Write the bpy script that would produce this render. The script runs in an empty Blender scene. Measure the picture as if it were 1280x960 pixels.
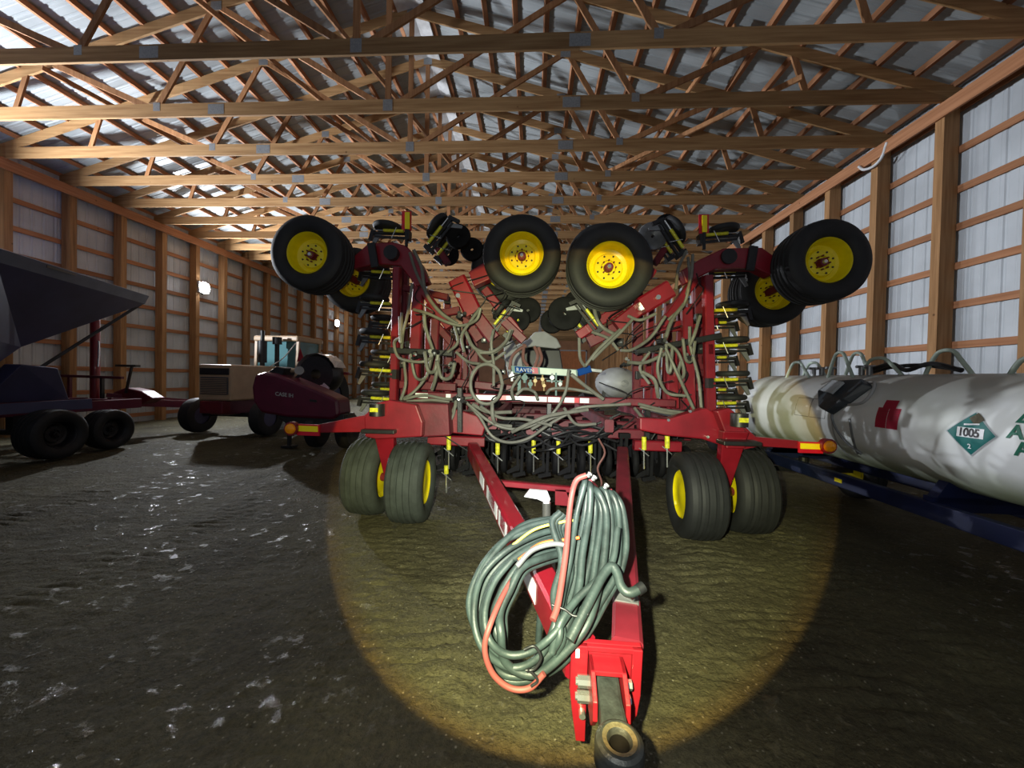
import bpy, bmesh, math, random
from mathutils import Vector, Matrix, noise
random.seed(7)
R = math.radians
C = bpy.context.scene.collection
V = Vector

# ---------------------------------------------------------------- camera
F = 480.0
HC = 1.53
CAM = [[0.99827116, -0.01969993, 0.05537693],
       [0.02052627, 0.99968571, -0.01439299],
       [-0.05507598, 0.01550479, 0.99836178]]
ax = [V((r[0], r[2], -r[1])) for r in CAM]      # right, down, forward in world axes

def ray(px, py):
    d = ax[0]*((px-640)/F) + ax[1]*((py-480)/F) + ax[2]
    return d/d.y
def at(px, py, Y):
    return ray(px, py)*Y + V((0, 0, HC))
def atx(px, py, X):
    r = ray(px, py); return r*(X/r.x) + V((0, 0, HC))

cd = bpy.data.cameras.new('camera'); cam = bpy.data.objects.new('camera', cd); C.objects.link(cam)
cd.sensor_width = 36; cd.lens = 36*F/1280; cd.clip_start = .05; cd.clip_end = 200
m = Matrix.Identity(4)
for i in range(3):
    m[i][0] = ax[0][i]; m[i][1] = -ax[1][i]; m[i][2] = -ax[2][i]
m[2][3] = HC
cam.matrix_world = m
S = bpy.context.scene
S.camera = cam
S.view_settings.view_transform = 'Standard'; S.view_settings.look = 'None'
S.view_settings.gamma = 1; S.view_settings.use_curve_mapping = False
S.view_settings.exposure = 0.0
S.cycles.use_denoising = True
S.cycles.max_bounces = 6; S.cycles.diffuse_bounces = 4; S.cycles.glossy_bounces = 3
S.cycles.caustics_reflective = False; S.cycles.caustics_refractive = False
S.cycles.sample_clamp_indirect = 6

# ---------------------------------------------------------------- materials
def nt(name):
    m = bpy.data.materials.new(name); m.use_nodes = True
    n = m.node_tree.nodes; l = m.node_tree.links
    return m, n, l, n['Principled BSDF']

def mat(name, col, rough=.5, metal=0, var=.15, scale=8, bump=0, bscale=60, coat=0, emit=None, es=1, spec=.5):
    m, n, l, b = nt(name)
    b.inputs['Roughness'].default_value = rough; b.inputs['Metallic'].default_value = metal
    b.inputs['Specular IOR Level'].default_value = spec
    b.inputs['Coat Weight'].default_value = coat
    tc = n.new('ShaderNodeTexCoord')
    if var:
        nz = n.new('ShaderNodeTexNoise'); nz.inputs['Scale'].default_value = scale; nz.inputs['Detail'].default_value = 5
        l.new(tc.outputs['Object'], nz.inputs['Vector'])
        rp = n.new('ShaderNodeValToRGB')
        rp.color_ramp.elements[0].position = .3; rp.color_ramp.elements[1].position = .7
        rp.color_ramp.elements[0].color = [c*(1-var) for c in col]+[1]
        rp.color_ramp.elements[1].color = [min(1, c*(1+var)) for c in col]+[1]
        l.new(nz.outputs['Fac'], rp.inputs['Fac']); l.new(rp.outputs['Color'], b.inputs['Base Color'])
    else:
        b.inputs['Base Color'].default_value = (*col, 1)
    if bump:
        bz = n.new('ShaderNodeTexNoise'); bz.inputs['Scale'].default_value = bscale; bz.inputs['Detail'].default_value = 4
        l.new(tc.outputs['Object'], bz.inputs['Vector'])
        bp = n.new('ShaderNodeBump'); bp.inputs['Strength'].default_value = bump; bp.inputs['Distance'].default_value = .01
        l.new(bz.outputs['Fac'], bp.inputs['Height']); l.new(bp.outputs['Normal'], b.inputs['Normal'])
    if emit:
        b.inputs['Emission Color'].default_value = (*emit, 1); b.inputs['Emission Strength'].default_value = es
    return m

def wood(name, axis, c0, c1):
    m, n, l, b = nt(name)
    b.inputs['Roughness'].default_value = .7; b.inputs['Specular IOR Level'].default_value = .25
    tc = n.new('ShaderNodeNewGeometry')
    mp = n.new('ShaderNodeMapping'); sc = [22, 22, 22]; sc[axis] = 1.1
    mp.inputs['Scale'].default_value = sc
    l.new(tc.outputs['Position'], mp.inputs['Vector'])
    nz = n.new('ShaderNodeTexNoise'); nz.inputs['Scale'].default_value = 1; nz.inputs['Detail'].default_value = 5
    l.new(mp.outputs['Vector'], nz.inputs['Vector'])
    rp = n.new('ShaderNodeValToRGB'); rp.color_ramp.elements[0].position = .32; rp.color_ramp.elements[1].position = .68
    rp.color_ramp.elements[0].color = (*c0, 1); rp.color_ramp.elements[1].color = (*c1, 1)
    l.new(nz.outputs['Fac'], rp.inputs['Fac'])
    oi = n.new('ShaderNodeObjectInfo')
    hs = n.new('ShaderNodeHueSaturation')
    mr = n.new('ShaderNodeMapRange'); mr.inputs['To Min'].default_value = .75; mr.inputs['To Max'].default_value = 1.2
    l.new(oi.outputs['Random'], mr.inputs['Value']); l.new(mr.outputs['Result'], hs.inputs['Value'])
    l.new(rp.outputs['Color'], hs.inputs['Color'])
    kn = n.new('ShaderNodeTexVoronoi'); kn.inputs['Scale'].default_value = 2.2
    l.new(tc.outputs['Position'], kn.inputs['Vector'])
    kr = n.new('ShaderNodeValToRGB'); kr.color_ramp.elements[0].position = .02; kr.color_ramp.elements[1].position = .06
    kr.color_ramp.elements[0].color = (.35, .3, .25, 1); kr.color_ramp.elements[1].color = (1, 1, 1, 1)
    l.new(kn.outputs['Distance'], kr.inputs['Fac'])
    mx = n.new('ShaderNodeMix'); mx.data_type = 'RGBA'; mx.blend_type = 'MULTIPLY'; mx.inputs['Factor'].default_value = 1
    l.new(hs.outputs['Color'], mx.inputs['A']); l.new(kr.outputs['Color'], mx.inputs['B'])
    l.new(mx.outputs['Result'], b.inputs['Base Color'])
    return m

WC0, WC1 = (.30, .165, .07), (.47, .29, .135)
M = {}
M['wood_x'] = wood('sawn_lumber', 0, WC0, WC1)
M['wood_y'] = wood('girt_lumber', 1, (.30, .13, .06), (.42, .20, .10))
M['wood_z'] = wood('post_lumber', 2, (.26, .135, .055), (.40, .22, .10))
M['web'] = wood('web_lumber', 2, (.30, .14, .06), (.44, .225, .105))
M['gusset'] = mat('gusset_plate_steel', (.30, .32, .34), .45, .5, .15, 40, .3, 200)
M['red'] = mat('implement_red_paint', (.20, .005, .014), .42, 0, .22, 5, .06, 30, coat=.3)
M['bright_red'] = mat('hitch_red_paint', (.24, .008, .016), .38, 0, .1, 9, .1, 40)
M['dark_red'] = mat('dark_red_paint', (.13, .008, .018), .5, 0, .3, 6, .1, 30)  # darker, duller red than the main implement paint
M['maroon'] = mat('harvester_maroon_paint', (.105, .006, .028), .38, 0, .2, 4)
M['yellow'] = mat('rim_yellow_paint', (.85, .70, .005), .35, 0, .08, 10, .03, 30, coat=.2)
M['lime'] = mat('yellow_green_cylinder', (.60, .58, .03), .4, 0, .35, 30)
M['black'] = mat('black_steel', (.012, .012, .014), .42, 0, .3, 20, .1, 60)
M['shade_black'] = mat('shaded_black_steel', (.005, .005, .006), .75, 0, .3, 20, spec=.2)  # shadow black: the black steel again, with shade put into its colour
M['tyre'] = mat('rubber_clean', (.011, .012, .014), .68, 0, .25, 8, .1, 80)
M['tyre_dusty'] = mat('rubber_dusty', (.034, .041, .038), .8, 0, .35, 7, .2, 70)
M['chrome'] = mat('zinc_bright', (.75, .77, .78), .22, .9, .05, 20)
M['steel'] = mat('grey_steel', (.22, .23, .24), .45, .6, .2, 15)
M['hose'] = mat('seed_hose_grey', (.140, .140, .120), .55, 0, .22, 12)
M['hyd'] = mat('dusty_hydraulic_hose', (.024, .036, .035), .5, 0, .45, 14, .1, 90)
M['pink'] = mat('faded_red_hose', (.20, .045, .040), .6, 0, .12, 14)
M['orange_hose'] = mat('orange_cable', (.7, .12, .02), .5)
M['yellow_hose'] = mat('yellow_cable', (.5, .45, .08), .5)
M['brown_hose'] = mat('brown_hose', (.16, .07, .06), .5)
M['white_refl'] = mat('reflective_white', (.80, .82, .84), .35, 0, .08, 30)
M['red_refl'] = mat('reflective_red', (.55, .01, .03), .3, 0, .05)
M['yel_refl'] = mat('reflective_yellow', (.95, .80, .01), .35, 0, .04)
M['amber'] = mat('amber_lens', (.95, .33, .01), .2, 0, .1, 60)
M['white'] = mat('white_poly', (.40, .41, .41), .5, 0, .1, 5)
M['greywhite'] = mat('grey_poly', (.34, .35, .36), .5, 0, .15, 6)
M['blue_panel'] = mat('blue_sign', (.006, .045, .20), .8, 0, .1, spec=.1)
M['pale_panel'] = mat('pale_sign', (.17, .25, .24), .8, 0, .1, spec=.1)
M['ring'] = mat('forged_ring', (.035, .040, .042), .5, .3, .35, 25, .3, 60)
M['rust'] = mat('worn_steel', (.11, .095, .06), .6, .3, .3, 40, .3, 90)
M['brass'] = mat('yellow_zinc_pin', (.30, .22, .10), .5, .3, .1)
M['blue'] = mat('wagon_blue_paint', (.006, .012, .055), .5, 0, .3, 5)
M['green'] = mat('placard_green', (.0, .13, .12), .5, 0, .08)
M['text_green'] = mat('lettering_green', (.004, .12, .07), .5, 0, .08)
M['ink'] = mat('lettering_black', (.02, .02, .025), .5, 0, .05)
M['ink_dim'] = mat('lettering_faded', (.22, .22, .23), .6, 0, .2)
M['decal_red'] = mat('decal_red', (.36, .01, .04), .5, 0, .1)
M['paper'] = mat('paper_label', (.42, .45, .47), .8, 0, .1)
M['dark_plastic'] = mat('dark_cover_plastic', (.035, .045, .055), .5, 0, .2)
M['hoop'] = mat('pale_green_pipe', (.38, .46, .39), .45, 0, .1)
M['cream'] = mat('tractor_cream', (.46, .33, .21), .4, 0, .1, 4)
M['tank_grille'] = mat('tractor_grille', (.07, .075, .08), .5)
M['glass'] = mat('cab_glass', (.10, .22, .24), .06, .0, .0)
M['cart'] = mat('cart_dark_paint', (.055, .055, .12), .5, 0, .2, 2)
M['cart_rim'] = mat('cart_rim_paint', (.15, .17, .24), .5, 0, .15, 3)
M['foil'] = mat('silver_foil', (.72, .75, .80), .28, .45, .2, 30, .9, 25)
M['fixture'] = mat('lamp_housing', (.5, .5, .5), .4, .2, .1)
M['lens'] = mat('lit_lens', (1, 1, 1), .3, 0, 0, emit=(.92, .95, 1.0), es=90)
M['orange_door'] = mat('orange_door_panels', (.60, .22, .08), .5, 0, .12, 3)
M['pipe_white'] = mat('white_pipe', (.7, .72, .74), .4)

def tank_mat():
    m, n, l, b = nt('tank_white_weathered')
    b.inputs['Roughness'].default_value = .38
    tc = n.new('ShaderNodeTexCoord')
    a = n.new('ShaderNodeTexNoise'); a.inputs['Scale'].default_value = 1.3; a.inputs['Detail'].default_value = 6
    l.new(tc.outputs['Object'], a.inputs['Vector'])
    rp = n.new('ShaderNodeValToRGB'); e = rp.color_ramp.elements
    e[0].position = .30; e[0].color = (.56, .59, .54, 1); e[1].position = .62; e[1].color = (.74, .76, .77, 1)
    l.new(a.outputs['Fac'], rp.inputs['Fac'])
    # algae-green band low on the shell and grime on the crown: both stay with the tank
    sx = n.new('ShaderNodeSeparateXYZ'); l.new(tc.outputs['Object'], sx.inputs['Vector'])
    nz = n.new('ShaderNodeTexNoise'); nz.inputs['Scale'].default_value = 2.5; nz.inputs['Detail'].default_value = 4
    l.new(tc.outputs['Object'], nz.inputs['Vector'])
    ad = n.new('ShaderNodeMath'); ad.operation = 'MULTIPLY_ADD'; ad.inputs[1].default_value = .16; 
    l.new(nz.outputs['Fac'], ad.inputs[0]); l.new(sx.outputs['Z'], ad.inputs[2])
    lo = n.new('ShaderNodeMapRange'); lo.inputs['From Min'].default_value = -.12; lo.inputs['From Max'].default_value = -.34
    l.new(ad.outputs[0], lo.inputs['Value'])
    mx = n.new('ShaderNodeMix'); mx.data_type = 'RGBA'; mx.inputs['B'].default_value = (.30, .34, .22, 1)
    l.new(lo.outputs['Result'], mx.inputs['Factor']); l.new(rp.outputs['Color'], mx.inputs['A'])
    hi = n.new('ShaderNodeMapRange'); hi.inputs['From Min'].default_value = .38; hi.inputs['From Max'].default_value = .66
    l.new(ad.outputs[0], hi.inputs['Value'])
    m2 = n.new('ShaderNodeMix'); m2.data_type = 'RGBA'; m2.inputs['B'].default_value = (.27, .25, .19, 1)
    l.new(hi.outputs['Result'], m2.inputs['Factor']); l.new(mx.outputs['Result'], m2.inputs['A'])
    l.new(m2.outputs['Result'], b.inputs['Base Color'])
    return m
M['tank'] = tank_mat()

def sheet_mat(name, col, rough, metal):
    m, n, l, b = nt(name)
    b.inputs['Roughness'].default_value = rough; b.inputs['Metallic'].default_value = metal
    g = n.new('ShaderNodeNewGeometry')
    a = n.new('ShaderNodeTexNoise'); a.inputs['Scale'].default_value = .9; a.inputs['Detail'].default_value = 6
    l.new(g.outputs['Position'], a.inputs['Vector'])
    rp = n.new('ShaderNodeValToRGB'); e = rp.color_ramp.elements
    e[0].position = .35; e[0].color = [c*.82 for c in col]+[1]; e[1].position = .65; e[1].color = [min(1, c*1.12) for c in col]+[1]
    l.new(a.outputs['Fac'], rp.inputs['Fac']); l.new(rp.outputs['Color'], b.inputs['Base Color'])
    w = n.new('ShaderNodeTexNoise'); w.inputs['Scale'].default_value = 5; w.inputs['Detail'].default_value = 2
    l.new(g.outputs['Position'], w.inputs['Vector'])
    bp = n.new('ShaderNodeBump'); bp.inputs['Strength'].default_value = .15; bp.inputs['Distance'].default_value = .006
    l.new(w.outputs['Fac'], bp.inputs['Height']); l.new(bp.outputs['Normal'], b.inputs['Normal'])
    return m
M['roof'] = sheet_mat('roof_sheet_steel', (.37, .41, .43), .45, .0)
M['endwall'] = sheet_mat('end_wall_boards', (.46, .22, .11), .6, 0)
M['siding'] = sheet_mat('wall_sheet_steel', (.48, .52, .56), .5, .05)

def floor_mat():
    m, n, l, b = nt('damp_packed_dirt')
    g = n.new('ShaderNodeNewGeometry')
    def nz(s, d=5, r=.55):
        a = n.new('ShaderNodeTexNoise'); a.inputs['Scale'].default_value = s; a.inputs['Detail'].default_value = d
        a.inputs['Roughness'].default_value = r
        l.new(g.outputs['Position'], a.inputs['Vector']); return a
    a = nz(.7, 8, .7)
    rp = n.new('ShaderNodeValToRGB'); e = rp.color_ramp.elements
    e[0].position = .3; e[0].color = (.045, .040, .024, 1); e[1].position = .72; e[1].color = (.138, .128, .070, 1)
    l.new(a.outputs['Fac'], rp.inputs['Fac'])
    f = nz(35, 6, .7)
    r2 = n.new('ShaderNodeValToRGB'); e = r2.color_ramp.elements
    e[0].position = .3; e[0].color = (.55, .55, .55, 1); e[1].position = .72; e[1].color = (1.35, 1.3, 1.25, 1)
    l.new(f.outputs['Fac'], r2.inputs['Fac'])
    mx = n.new('ShaderNodeMix'); mx.data_type = 'RGBA'; mx.blend_type = 'MULTIPLY'; mx.inputs['Factor'].default_value = 1
    l.new(rp.outputs['Color'], mx.inputs['A']); l.new(r2.outputs['Color'], mx.inputs['B'])
    # pale gravel chips
    vo = n.new('ShaderNodeTexVoronoi'); vo.inputs['Scale'].default_value = 38
    l.new(g.outputs['Position'], vo.inputs['Vector'])
    vr = n.new('ShaderNodeValToRGB'); e = vr.color_ramp.elements
    e[0].position = .10; e[0].color = (1, 1, 1, 1); e[1].position = .26; e[1].color = (0, 0, 0, 1)
    l.new(vo.outputs['Distance'], vr.inputs['Fac'])
    sc_ = n.new('ShaderNodeSeparateColor'); l.new(vo.outputs['Color'], sc_.inputs[0])
    gt = n.new('ShaderNodeMath'); gt.operation = 'GREATER_THAN'; gt.inputs[1].default_value = .72; l.new(sc_.outputs[0], gt.inputs[0])
    mm_ = n.new('ShaderNodeMath'); mm_.operation = 'MULTIPLY'; l.new(gt.outputs[0], mm_.inputs[0]); l.new(vr.outputs['Color'], mm_.inputs[1])
    m2 = n.new('ShaderNodeMix'); m2.data_type = 'RGBA'; m2.inputs['B'].default_value = (.24, .22, .16, 1)
    l.new(mm_.outputs[0], m2.inputs['Factor']); l.new(mx.outputs['Result'], m2.inputs['A'])
    l.new(m2.outputs['Result'], b.inputs['Base Color'])
    # small puddles: smooth and nearly flat, dry clods around them
    w = nz(9, 4, .6)
    wr = n.new('ShaderNodeValToRGB'); e = wr.color_ramp.elements
    e[0].position = .605; e[0].color = (0, 0, 0, 1); e[1].position = .635; e[1].color = (1, 1, 1, 1)
    l.new(w.outputs['Fac'], wr.inputs['Fac'])
    big = nz(.55, 3, .5); br_ = n.new('ShaderNodeValToRGB'); e = br_.color_ramp.elements
    e[0].position = .40; e[0].color = (0, 0, 0, 1); e[1].position = .56; e[1].color = (1, 1, 1, 1); l.new(big.outputs['Fac'], br_.inputs['Fac'])
    pm = n.new('ShaderNodeMath'); pm.operation = 'MULTIPLY'; l.new(wr.outputs['Color'], pm.inputs[0]); l.new(br_.outputs['Color'], pm.inputs[1])
    ro = n.new('ShaderNodeMapRange'); ro.inputs['To Min'].default_value = .78; ro.inputs['To Max'].default_value = .12
    l.new(pm.outputs[0], ro.inputs['Value']); l.new(ro.outputs['Result'], b.inputs['Roughness'])
    sp_ = n.new('ShaderNodeMapRange'); sp_.inputs['To Min'].default_value = .22; sp_.inputs['To Max'].default_value = .6
    l.new(pm.outputs[0], sp_.inputs['Value']); l.new(sp_.outputs['Result'], b.inputs['Specular IOR Level'])
    st = n.new('ShaderNodeMapRange'); st.inputs['To Min'].default_value = 1.0; st.inputs['To Max'].default_value = .22
    l.new(pm.outputs[0], st.inputs['Value'])
    b1 = n.new('ShaderNodeBump'); b1.inputs['Distance'].default_value = .07; l.new(st.outputs['Result'], b1.inputs['Strength'])
    l.new(nz(9, 7, .62).outputs['Fac'], b1.inputs['Height'])
    b2 = n.new('ShaderNodeBump'); b2.inputs['Distance'].default_value = .018; l.new(st.outputs['Result'], b2.inputs['Strength'])
    l.new(nz(45, 5, .65).outputs['Fac'], b2.inputs['Height']); l.new(b1.outputs['Normal'], b2.inputs['Normal'])
    l.new(b2.outputs['Normal'], b.inputs['Normal'])
    return m
M['floor'] = floor_mat()

# ---------------------------------------------------------------- mesh builder
class MB:
    def __init__(s): s.v = []; s.f = []
    def add(s, vs, fs):
        k = len(s.v); s.v += [V(p) for p in vs]; s.f += [tuple(i+k for i in f) for f in fs]; return s
    def box(s, a, b):
        x0, x1 = sorted((a[0], b[0])); y0, y1 = sorted((a[1], b[1])); z0, z1 = sorted((a[2], b[2]))
        return s.add([(x0,y0,z0),(x1,y0,z0),(x1,y1,z0),(x0,y1,z0),(x0,y0,z1),(x1,y0,z1),(x1,y1,z1),(x0,y1,z1)],
                     [(0,3,2,1),(4,5,6,7),(0,1,5,4),(1,2,6,5),(2,3,7,6),(3,0,4,7)])
    def bar(s, a, b, w, h, up=(0, 0, 1), bev=0.0):
        a, b = V(a), V(b); d = (b-a).normalized(); u = V(up)
        if abs(d.dot(u)) > .98: u = V((0, 1, 0))
        sx = d.cross(u).normalized(); uz = sx.cross(d).normalized()
        if bev:
            c = bev; hw, hh = w/2, h/2
            prof = [(-hw+c,-hh),(hw-c,-hh),(hw,-hh+c),(hw,hh-c),(hw-c,hh),(-hw+c,hh),(-hw,hh-c),(-hw,-hh+c)]
        else: prof = [(-w/2,-h/2),(w/2,-h/2),(w/2,h/2),(-w/2,h/2)]
        n = len(prof)
        vs = [p+sx*q[0]+uz*q[1] for p in (a, b) for q in prof]
        fs = [(i,(i+1)%n,n+(i+1)%n,n+i) for i in range(n)]+[tuple(range(n))[::-1], tuple(range(n,2*n))]
        return s.add(vs, fs)
    def cyl(s, a, b, r, r2=None, n=14):
        a, b = V(a), V(b); r2 = r if r2 is None else r2
        d = (b-a).normalized(); u = V((0,0,1)) if abs(d.z) < .9 else V((1,0,0))
        x = d.cross(u).normalized(); y = d.cross(x)
        vs = [a+(x*math.cos(t)+y*math.sin(t))*r for t in [2*math.pi*i/n for i in range(n)]]
        vs += [b+(x*math.cos(t)+y*math.sin(t))*r2 for t in [2*math.pi*i/n for i in range(n)]]
        return s.add(vs, [(i,(i+1)%n,n+(i+1)%n,n+i) for i in range(n)]+[tuple(range(n))[::-1], tuple(range(n,2*n))])
    def tube(s, pts, r, n=8, sub=5, smooth=True):
        P = [V(p) for p in pts]
        if smooth and len(P) > 2:
            Q = []; E = [P[0]*2-P[1]]+P+[P[-1]*2-P[-2]]
            for i in range(1, len(E)-2):
                for k in range(sub):
                    t = k/sub; p0,p1,p2,p3 = E[i-1:i+3]
                    Q.append(.5*((2*p1)+(p2-p0)*t+(2*p0-5*p1+4*p2-p3)*t*t+(3*p1-p0-3*p2+p3)*t**3))
            Q.append(P[-1]); P = Q
        vs = []; x = None
        for i, p in enumerate(P):
            d = (P[min(i+1,len(P)-1)]-P[max(i-1,0)]).normalized()
            if x is None:
                u = V((0,0,1)) if abs(d.z) < .9 else V((1,0,0)); x = d.cross(u).normalized()
            x = (x-d*x.dot(d)).normalized(); y = d.cross(x)
            vs += [p+(x*math.cos(2*math.pi*k/n)+y*math.sin(2*math.pi*k/n))*r for k in range(n)]
        L = len(P)
        fs = [(i*n+k, i*n+(k+1)%n, (i+1)*n+(k+1)%n, (i+1)*n+k) for i in range(L-1) for k in range(n)]
        return s.add(vs, fs+[tuple(range(n))[::-1], tuple(range((L-1)*n, L*n))])
    def lathe(s, prof, c=(0,0,0), axis=1, n=48, close=False):
        # prof: (radius, height along axis)
        c = V(c); vs = []
        for r, h in prof:
            for k in range(n):
                t = 2*math.pi*k/n; p = [r*math.cos(t), r*math.sin(t)]; p.insert(axis, h); vs.append(c+V(p))
        L = len(prof)
        fs = [(i*n+k, i*n+(k+1)%n, (i+1)*n+(k+1)%n, (i+1)*n+k) for i in range(L-1) for k in range(n)]
        if close: fs += [((L-1)*n+k, (L-1)*n+(k+1)%n, (k+1)%n, k) for k in range(n)]
        return s.add(vs, fs)
    def prism(s, pts, ext):
        P = [V(p) for p in pts]; n = len(P); e = V(ext)
        return s.add(P+[p+e for p in P], [tuple(range(n))[::-1], tuple(range(n,2*n))]+[(i,(i+1)%n,n+(i+1)%n,n+i) for i in range(n)])
    def sphere(s, c, r, n=14, sc=(1,1,1)):
        c = V(c); vs = []; h = n//2
        for i in range(1, h):
            for k in range(n):
                a = math.pi*i/h; t = 2*math.pi*k/n
                vs.append(c+V((r*sc[0]*math.sin(a)*math.cos(t), r*sc[1]*math.sin(a)*math.sin(t), r*sc[2]*math.cos(a))))
        vs += [c+V((0,0,r*sc[2])), c-V((0,0,r*sc[2]))]; T = len(vs)-2
        fs = [(i*n+k,(i+1)*n+k,(i+1)*n+(k+1)%n,i*n+(k+1)%n) for i in range(h-2) for k in range(n)]
        fs += [(T,k,(k+1)%n) for k in range(n)]+[(T+1,(h-2)*n+(k+1)%n,(h-2)*n+k) for k in range(n)]
        return s.add(vs, fs)
    def build(s, name, m, parent=None, origin=None, smooth=False, bevel=0, kind=None, label=None):
        o0 = V(origin) if origin is not None else (V(parent.get('o', (0,0,0))) if parent else V((0,0,0)))
        me = bpy.data.meshes.new(name); me.from_pydata([v-o0 for v in s.v], [], s.f)
        bm = bmesh.new(); bm.from_mesh(me); bmesh.ops.recalc_face_normals(bm, faces=bm.faces); bm.to_mesh(me); bm.free()
        me.materials.append(M[m] if isinstance(m, str) else m)
        if smooth:
            me.polygons.foreach_set('use_smooth', [True]*len(me.polygons)); me.set_sharp_from_angle(angle=R(38))
        o = bpy.data.objects.new(name, me); C.objects.link(o)
        if parent: o.parent = parent; o['o'] = list(o0)
        else: o.location = o0; o['o'] = list(o0)
        if bevel:
            b = o.modifiers.new('edge', 'BEVEL'); b.width = bevel; b.segments = 2; b.limit_method = 'ANGLE'
        if kind: o['kind'] = kind
        if label: o['label'] = label
        return o

def tag(o, label=None, cat=None, group=None, kind=None):
    if label: o['label'] = label
    if cat: o['category'] = cat
    if group: o['group'] = group
    if kind: o['kind'] = kind
    return o
def thing(name, loc, label, cat, group=None):
    o = bpy.data.objects.new(name, None); C.objects.link(o); o.location = loc; o['o'] = list(loc)
    o.empty_display_size = .2
    return tag(o, label, cat, group)
def copy_tree(o, parent=None):
    c = o.copy(); C.objects.link(c)
    if parent: c.parent = parent
    for ch in list(o.children): copy_tree(ch, c)
    return c

def text_mesh(s, size, shear=0, spacing=1.0, bold=0.0):
    cu = bpy.data.curves.new('lettering', 'FONT'); cu.body = s; cu.size = size; cu.align_x = 'LEFT'; cu.align_y = 'BOTTOM_BASELINE'
    cu.shear = shear; cu.space_character = spacing; cu.offset = bold; cu.resolution_u = 3; cu.extrude = .001
    o = bpy.data.objects.new('lettering', cu); C.objects.link(o)
    bpy.context.view_layer.update()
    me = bpy.data.meshes.new_from_object(o.evaluated_get(bpy.context.evaluated_depsgraph_get()))
    vs = [v.co.copy() for v in me.vertices]; fs = [tuple(p.vertices) for p in me.polygons]
    bpy.data.objects.remove(o); bpy.data.curves.remove(cu); bpy.data.meshes.remove(me)
    return vs, fs
def text_on(mb, s, size, f, **k):
    vs, fs = text_mesh(s, size, **k)
    w = max(v.x for v in vs)
    mb.add([f(v.x, v.y, v.z+.001) for v in vs], fs); return w

# ================================================================ THE SHED
XR, XL = 6.95, -12.15          # inner faces of the sheets
RX = -2.68                     # ridge
SP = 1.222; Y0 = 5.55          # truss / post spacing
YF, YB = -3.5, 48.0
ZC = 6.2                       # underside of bottom chords
SL = .293
def zroof(x, off=0): return 6.38 + SL*((XR-RX) - abs(x-RX)) + off

# floor: dirt with tracks
def lug(x, y):
    h = 0.0
    for cx, w, k, ph in ((1.45, .60, 1, 0), (2.45, .50, .9, 1.2), (-.45, .30, 1, 2.1), (-1.15, .35, .6, .7), (-3.4, .45, .7, 0), (-5.4, .45, .6, 1)):
        c = cx + .10*math.sin(y*.7+ph) + (.22*(y-4) if cx > 1 else 0)*(-.35)
        d = abs(x-c)/w
        if d < 1:
            e = (1-d*d)
            ph = math.pi*(y/.115) + 4*abs(x-c) + 2.4*noise.noise(V((x*1.5, y*1.5, 3))) + 1.2*noise.noise(V((x*6, y*6, 9)))
            wv = abs(math.sin(ph))**.45 - .7
            h += k*e*.034*wv*max(0, .62+1.3*noise.noise(V((x*2.6, y*2.6, 17))))
    return h
def fl(x, y):
    p = V((x, y, 0))
    h = .022*noise.noise(p*.55) + .016*noise.noise(p*2.1+V((5,0,0))) + .009*noise.noise(p*6.3)
    near = 1 if (-6.5 < x < 5 and .4 < y < 9) else 0
    if near: h += .008*noise.noise(p*13) + .005*noise.noise(p*29) + lug(x, y)
    return h - .034
xs = []; x = XL-.05
while x < XR+.05:
    xs.append(x); x += .028 if -2.0 < x < 3.2 else (.06 if -6 < x < 5 else .16)
xs.append(XR+.05)
ys = []; y = YF
while y < YB+.2:
    ys.append(y); y += .10 if y < 1 else (.016 if y < 4.6 else (.05 if y < 7 else (.14 if y < 14 else .7)))
ys.append(YB+.2)
mb = MB(); nx = len(xs)
mb.v = [V((x, y, fl(x, y))) for y in ys for x in xs]
mb.f = [(j*nx+i, j*nx+i+1, (j+1)*nx+i+1, (j+1)*nx+i) for j in range(len(ys)-1) for i in range(nx-1)]
mb.build('floor', 'floor', smooth=True, kind='structure')
mb = MB(); mb.box((XL-.3, YF, -.30), (XR+.3, YB+.3, -.12)); mb.build('ground_slab', 'floor', kind='structure')

# ribbed sheets
def ribbed(a0, a1, step, rib=.013):
    out = []; a = a0
    while a < a1:
        out += [(a, 0), (a+.018, rib), (a+.045, rib), (a+.063, 0)]
        out += [(a+step*.38, 0), (a+step*.38+.01, rib*.3), (a+step*.38+.025, rib*.3), (a+step*.38+.035, 0)]
        a += step
    out.append((a1, 0)); return out
prof = ribbed(YF, YB, .2286)
def wall_sheet(name, X, sgn):
    mb = MB(); n = len(prof)
    mb.v = [V((X+sgn*h, y, z)) for z in (-.1, 6.50) for y, h in prof]
    mb.f = [(i, i+1, n+i+1, n+i) for i in range(n-1)]
    mb.build(name, 'siding', kind='structure')
wall_sheet('wall_right', XR, 1); wall_sheet('wall_left', XL, -1)
mb = MB(); n = len(prof)
for sgn, xe in ((1, XR+.35), (-1, XL-.35)):
    k = len(mb.v)
    mb.v += [V((x, y, 6.47+SL*((XR-RX)-abs(x-RX))+.033+h)) for x in (RX+sgn*.04, xe) for y, h in prof]
    mb.f += [(k+i, k+i+1, k+n+i+1, k+n+i) for i in range(n-1)]
mb.build('ceiling', 'roof', kind='structure')
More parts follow.
